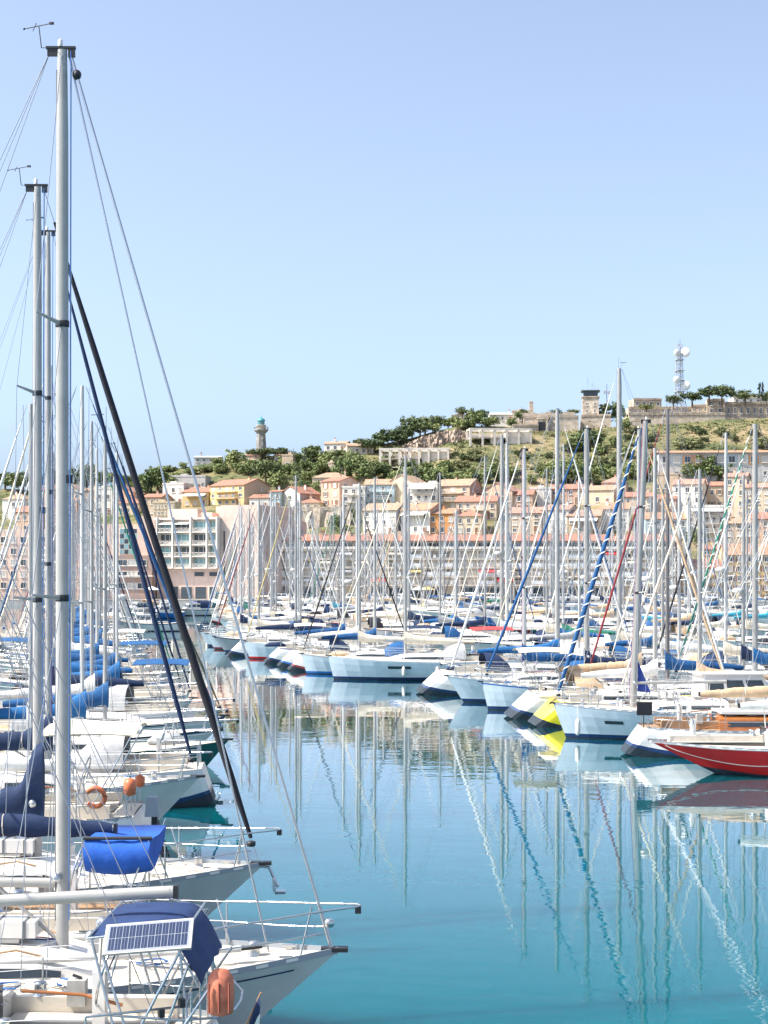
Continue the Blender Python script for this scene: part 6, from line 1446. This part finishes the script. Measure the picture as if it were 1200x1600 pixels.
# dry scrub and tufts over the open slopes: nobody could count them
m = MB(); q = random.Random(8)
for i in range(5200):
    px, py = q.uniform(-60, 1290), 0
    if q.random() < .72: px = q.uniform(590, 1290)
    lo = sinterp(RIDGE, px); py = lo+4+q.random()**1.1*(78 if px > 590 else 40)
    p = hit(px, py); sz = q.uniform(.25, .75)
    g = fbm(p.x, p.y, .06)
    if g < -.2 and q.random() < .7: continue
    for k in range(5):
        nrm = Vector((q.gauss(0, 1), q.gauss(0, 1)-.4, q.gauss(0, 1)+.6)).normalized(); u = nrm.orthogonal().normalized(); v = nrm.cross(u); c = p+Vector((q.gauss(0, sz*.6), q.gauss(0, sz*.6), abs(q.gauss(0, sz*.35))+.05))
        m.add([c-u*sz*.35-v*sz*.3, c+u*sz*.4-v*sz*.3, c+u*sz*.3+v*sz*.35, c-u*sz*.35+v*sz*.3], [(0, 1, 2, 3)], 0 if g > .15 or q.random() < .5 else 1)
tag(m.build('scrub', [LEAF['shrub'], mat('dry_grass', (.24, .19, .10), .95, noise=.3)]), 'dry scrub and grass tufts on the slope', 'scrub', kind='stuff')

# ------------------------------------------------------------------ quay furniture: cars, parasols, doors, railing, lamps
CARC = {'white': (.75, .75, .74), 'silver': (.45, .46, .47), 'black': (.02, .02, .022), 'red': (.40, .03, .03), 'blue': (.04, .09, .25), 'grey': (.16, .17, .18)}
_C = {}
def car_meshes():
    if _C: return _C
    m = MB(); prof = [(-2.1, .42, .62), (-2.08, .40, .88), (-1.2, .34, .95), (.95, .34, .92), (1.9, .36, .78), (2.1, .44, .60)]
    rg = [[Vector((x, -.86, zb)), Vector((x, -.88, (zb+zt)/2)), Vector((x, -.80, zt)), Vector((x, .80, zt)), Vector((x, .88, (zb+zt)/2)), Vector((x, .86, zb))] for x, zb, zt in prof]
    m.loft(rg, 0, True, True, False); rg = [[Vector((x, -w, .90)), Vector((x2, -w*.82, 1.46)), Vector((x2, w*.82, 1.46)), Vector((x, w, .90))] for x, x2, w in ((-1.85, -1.5, .78), (-1.0, -1.0, .80), (.2, .15, .80), (1.15, .45, .78))]
    m.loft(rg, 0, True, True, False); _C['body'] = m
    m = MB()
    for sd in (-1, 1):
        for a, b in ((-1.45, -.45), (-.38, .62)): m.add([(a, sd*.80, .98), (b+.2*(b > 0), sd*.80, .98), (b-.12, sd*.70, 1.38), (a+.06, sd*.70, 1.38)], [(0, 1, 2, 3)])
    m.add([(1.15, -.66, .98), (1.15, .66, .98), (.58, .58, 1.40), (.58, -.58, 1.40)], [(0, 1, 2, 3)]); m.add([(-1.86, -.66, 1.0), (-1.86, .66, 1.0), (-1.60, .58, 1.38), (-1.60, -.58, 1.38)], [(0, 1, 2, 3)]); _C['windows'] = m.mesh('windows', GLASS)
    m = MB(); m.lathe([(.02, -.1), (.30, -.1), (.32, -.06), (.32, .08), (.02, .1)], n=12, axis='Y'); m.lathe([(.02, -.115), (.18, -.112), (.18, -.1)], n=10, m=1, axis='Y'); _C['wheel'] = m.mesh('wheel', [RUBBER, ALU])
    return _C
car_meshes(); _CB = {}
qc = random.Random(12)
cx_ = -30.0; n = 0
while cx_ < 82:
    cx_ += qc.choice([4.9, 5.1, 5.4, 8.5]); n += 1
    c = qc.choices(list(CARC), [45, 18, 14, 6, 6, 11])[0]
    if c not in _CB: _CB[c] = _C['body'].mesh('body', paint('car_'+c, CARC[c]))
    px = CX+cx_*F/304.2
    t = thing('parked_car', '%s car parked on the quay, %s from the left along the road' % (c, ordinal(n)), 'car', (cx_, 304.2+qc.uniform(-.2, .2), QZ+.002), R(qc.choice([0, 180])+qc.uniform(-2, 2)), 'cars parked along the quay')
    link('body', _CB[c], t); link('windows', _C['windows'], t)
    for x_ in (-1.3, 1.35):
        for y_ in (-.82, .82): link('wheel', _C['wheel'], t, (x_, y_, .32))
for k, (px, col, lb) in enumerate([(153, 'white', 'white cafe parasol left of the palm by the pink building'), (172, 'white', 'second white cafe parasol beside the left masts'), (237, 'white', 'white parasol in front of the pink building'), (520, 'cream', 'cream parasol in front of the cream apartments'), (655, 'white', 'white parasol before the long apartment block'), (668, 'yellow', 'yellow parasol standing on the quay amid the masts')]):
    t = thing('parasol', lb, 'parasol', (X(px, 309), 309, QZ+.14 if False else QZ), 0, 'cafe parasols on the quay')
    m = MB(); m.tube([(0, 0, 0), (0, 0, 2.7)], .04, 6); m.build('pole', GEL, t); m = MB(); m.lathe([(1.7, 2.15), (1.72, 2.22), (.9, 2.62), (.03, 2.95)], n=8, sm=False, caps=False); m.build('canopy', fab(col), t)
for k, (px, lb) in enumerate([(246, 'bright blue door in the quay wall below the pink building'), (308, 'blue door in the quay wall left of the apartments'), (262, 'dark opening in the quay wall below the pink building')]):
    m = MB(); m.box((0, 0, 0), (1.9, .10, 1.5), 0); m.box((0, -.06, 0), (.06, .05, 1.4), 1)
    o = m.build('quay_door', [mat('door_blue', (.01, .07, .42), .5) if k < 2 else BLACK, BLACK], None, (X(px, 299.9), 299.93, .05+.0)); tag(o, lb, 'door')
m = MB()
for i in range(110): m.tube([(-110+2*i, 0, 0), (-110+2*i, 0, 1.0)], .035, 4)
for z in (.5, 1.0): m.tube([(-110, 0, z), (109, 0, z)], .03, 4)
o = m.build('quay_railing', mat('railing_dark', (.10, .11, .12), .5), None, (0, 300.4, QZ)); tag(o, 'thin dark railing along the far quay edge', 'railing')
for i in range(12):
    x_ = -52+12.5*i; t = thing('street_lamp', 'slim street lamp on the quay, %s from the left' % ordinal(i+1), 'street lamp', (x_, 307.4, QZ), R(90), 'street lamps along the quay')
    m = MB(); m.tube([(0, 0, 0), (0, 0, 5.6), (-.3, 0, 5.9), (-1.0, 0, 6.0)], [.08, .05, .045, .04], 6); m.build('pole', mat('lamp_grey', (.30, .31, .32), .5, .3), t); m = MB(); m.box((-1.2, 0, 5.97), (.55, .22, .10)); m.build('lamp_head', mat('lamp_grey', (.30, .31, .32), .5, .3), t)

# ------------------------------------------------------------------ light, sky, camera
SUN_EL, SUN_AZ = 50.0, None
sv = Vector((-.975, -.222, 0)).normalized()*math.cos(R(SUN_EL)); sv.z = math.sin(R(SUN_EL))
sl = bpy.data.lights.new('Sun', 'SUN'); sl.energy = 4.2; sl.angle = R(.5); sl.color = (1, .92, .80)
so = bpy.data.objects.new('Sun', sl); COL.objects.link(so); so.rotation_euler = (-sv).to_track_quat('-Z', 'Y').to_euler()
w = bpy.data.worlds.new('World'); scene.world = w; w.use_nodes = True; nt = w.node_tree; bg = nt.nodes['Background']
sky = nt.nodes.new('ShaderNodeTexSky'); sky.sky_type = 'NISHITA'; sky.sun_disc = False; sky.sun_elevation = R(SUN_EL); sky.sun_rotation = math.atan2(sv.x, sv.y); sky.altitude = 0; sky.air_density = .7; sky.dust_density = 3.0; sky.ozone_density = 10.0
hs = nt.nodes.new('ShaderNodeHueSaturation'); hs.inputs['Saturation'].default_value = .66; hs.inputs['Hue'].default_value = .492
nt.links.new(sky.outputs['Color'], hs.inputs['Color']); nt.links.new(hs.outputs['Color'], bg.inputs['Color']); bg.inputs['Strength'].default_value = .15
cam = bpy.data.cameras.new('Camera'); co = bpy.data.objects.new('Camera', cam); COL.objects.link(co); scene.camera = co
cam.sensor_fit = 'AUTO'; cam.sensor_width = 36; cam.lens = F/1600*36; cam.shift_y = (HZ-800)/1600; cam.clip_end = 6000; cam.clip_start = .5
co.location = (0, 0, CH); co.rotation_euler = (R(90), 0, 0)
scene.view_settings.view_transform = 'Standard'; scene.view_settings.look = 'None'; scene.view_settings.gamma = 1; scene.view_settings.exposure = 1.12
scene.render.resolution_x, scene.render.resolution_y = 768, 1024
try:
    scene.cycles.max_bounces = 6; scene.cycles.use_denoising = True
except Exception: pass
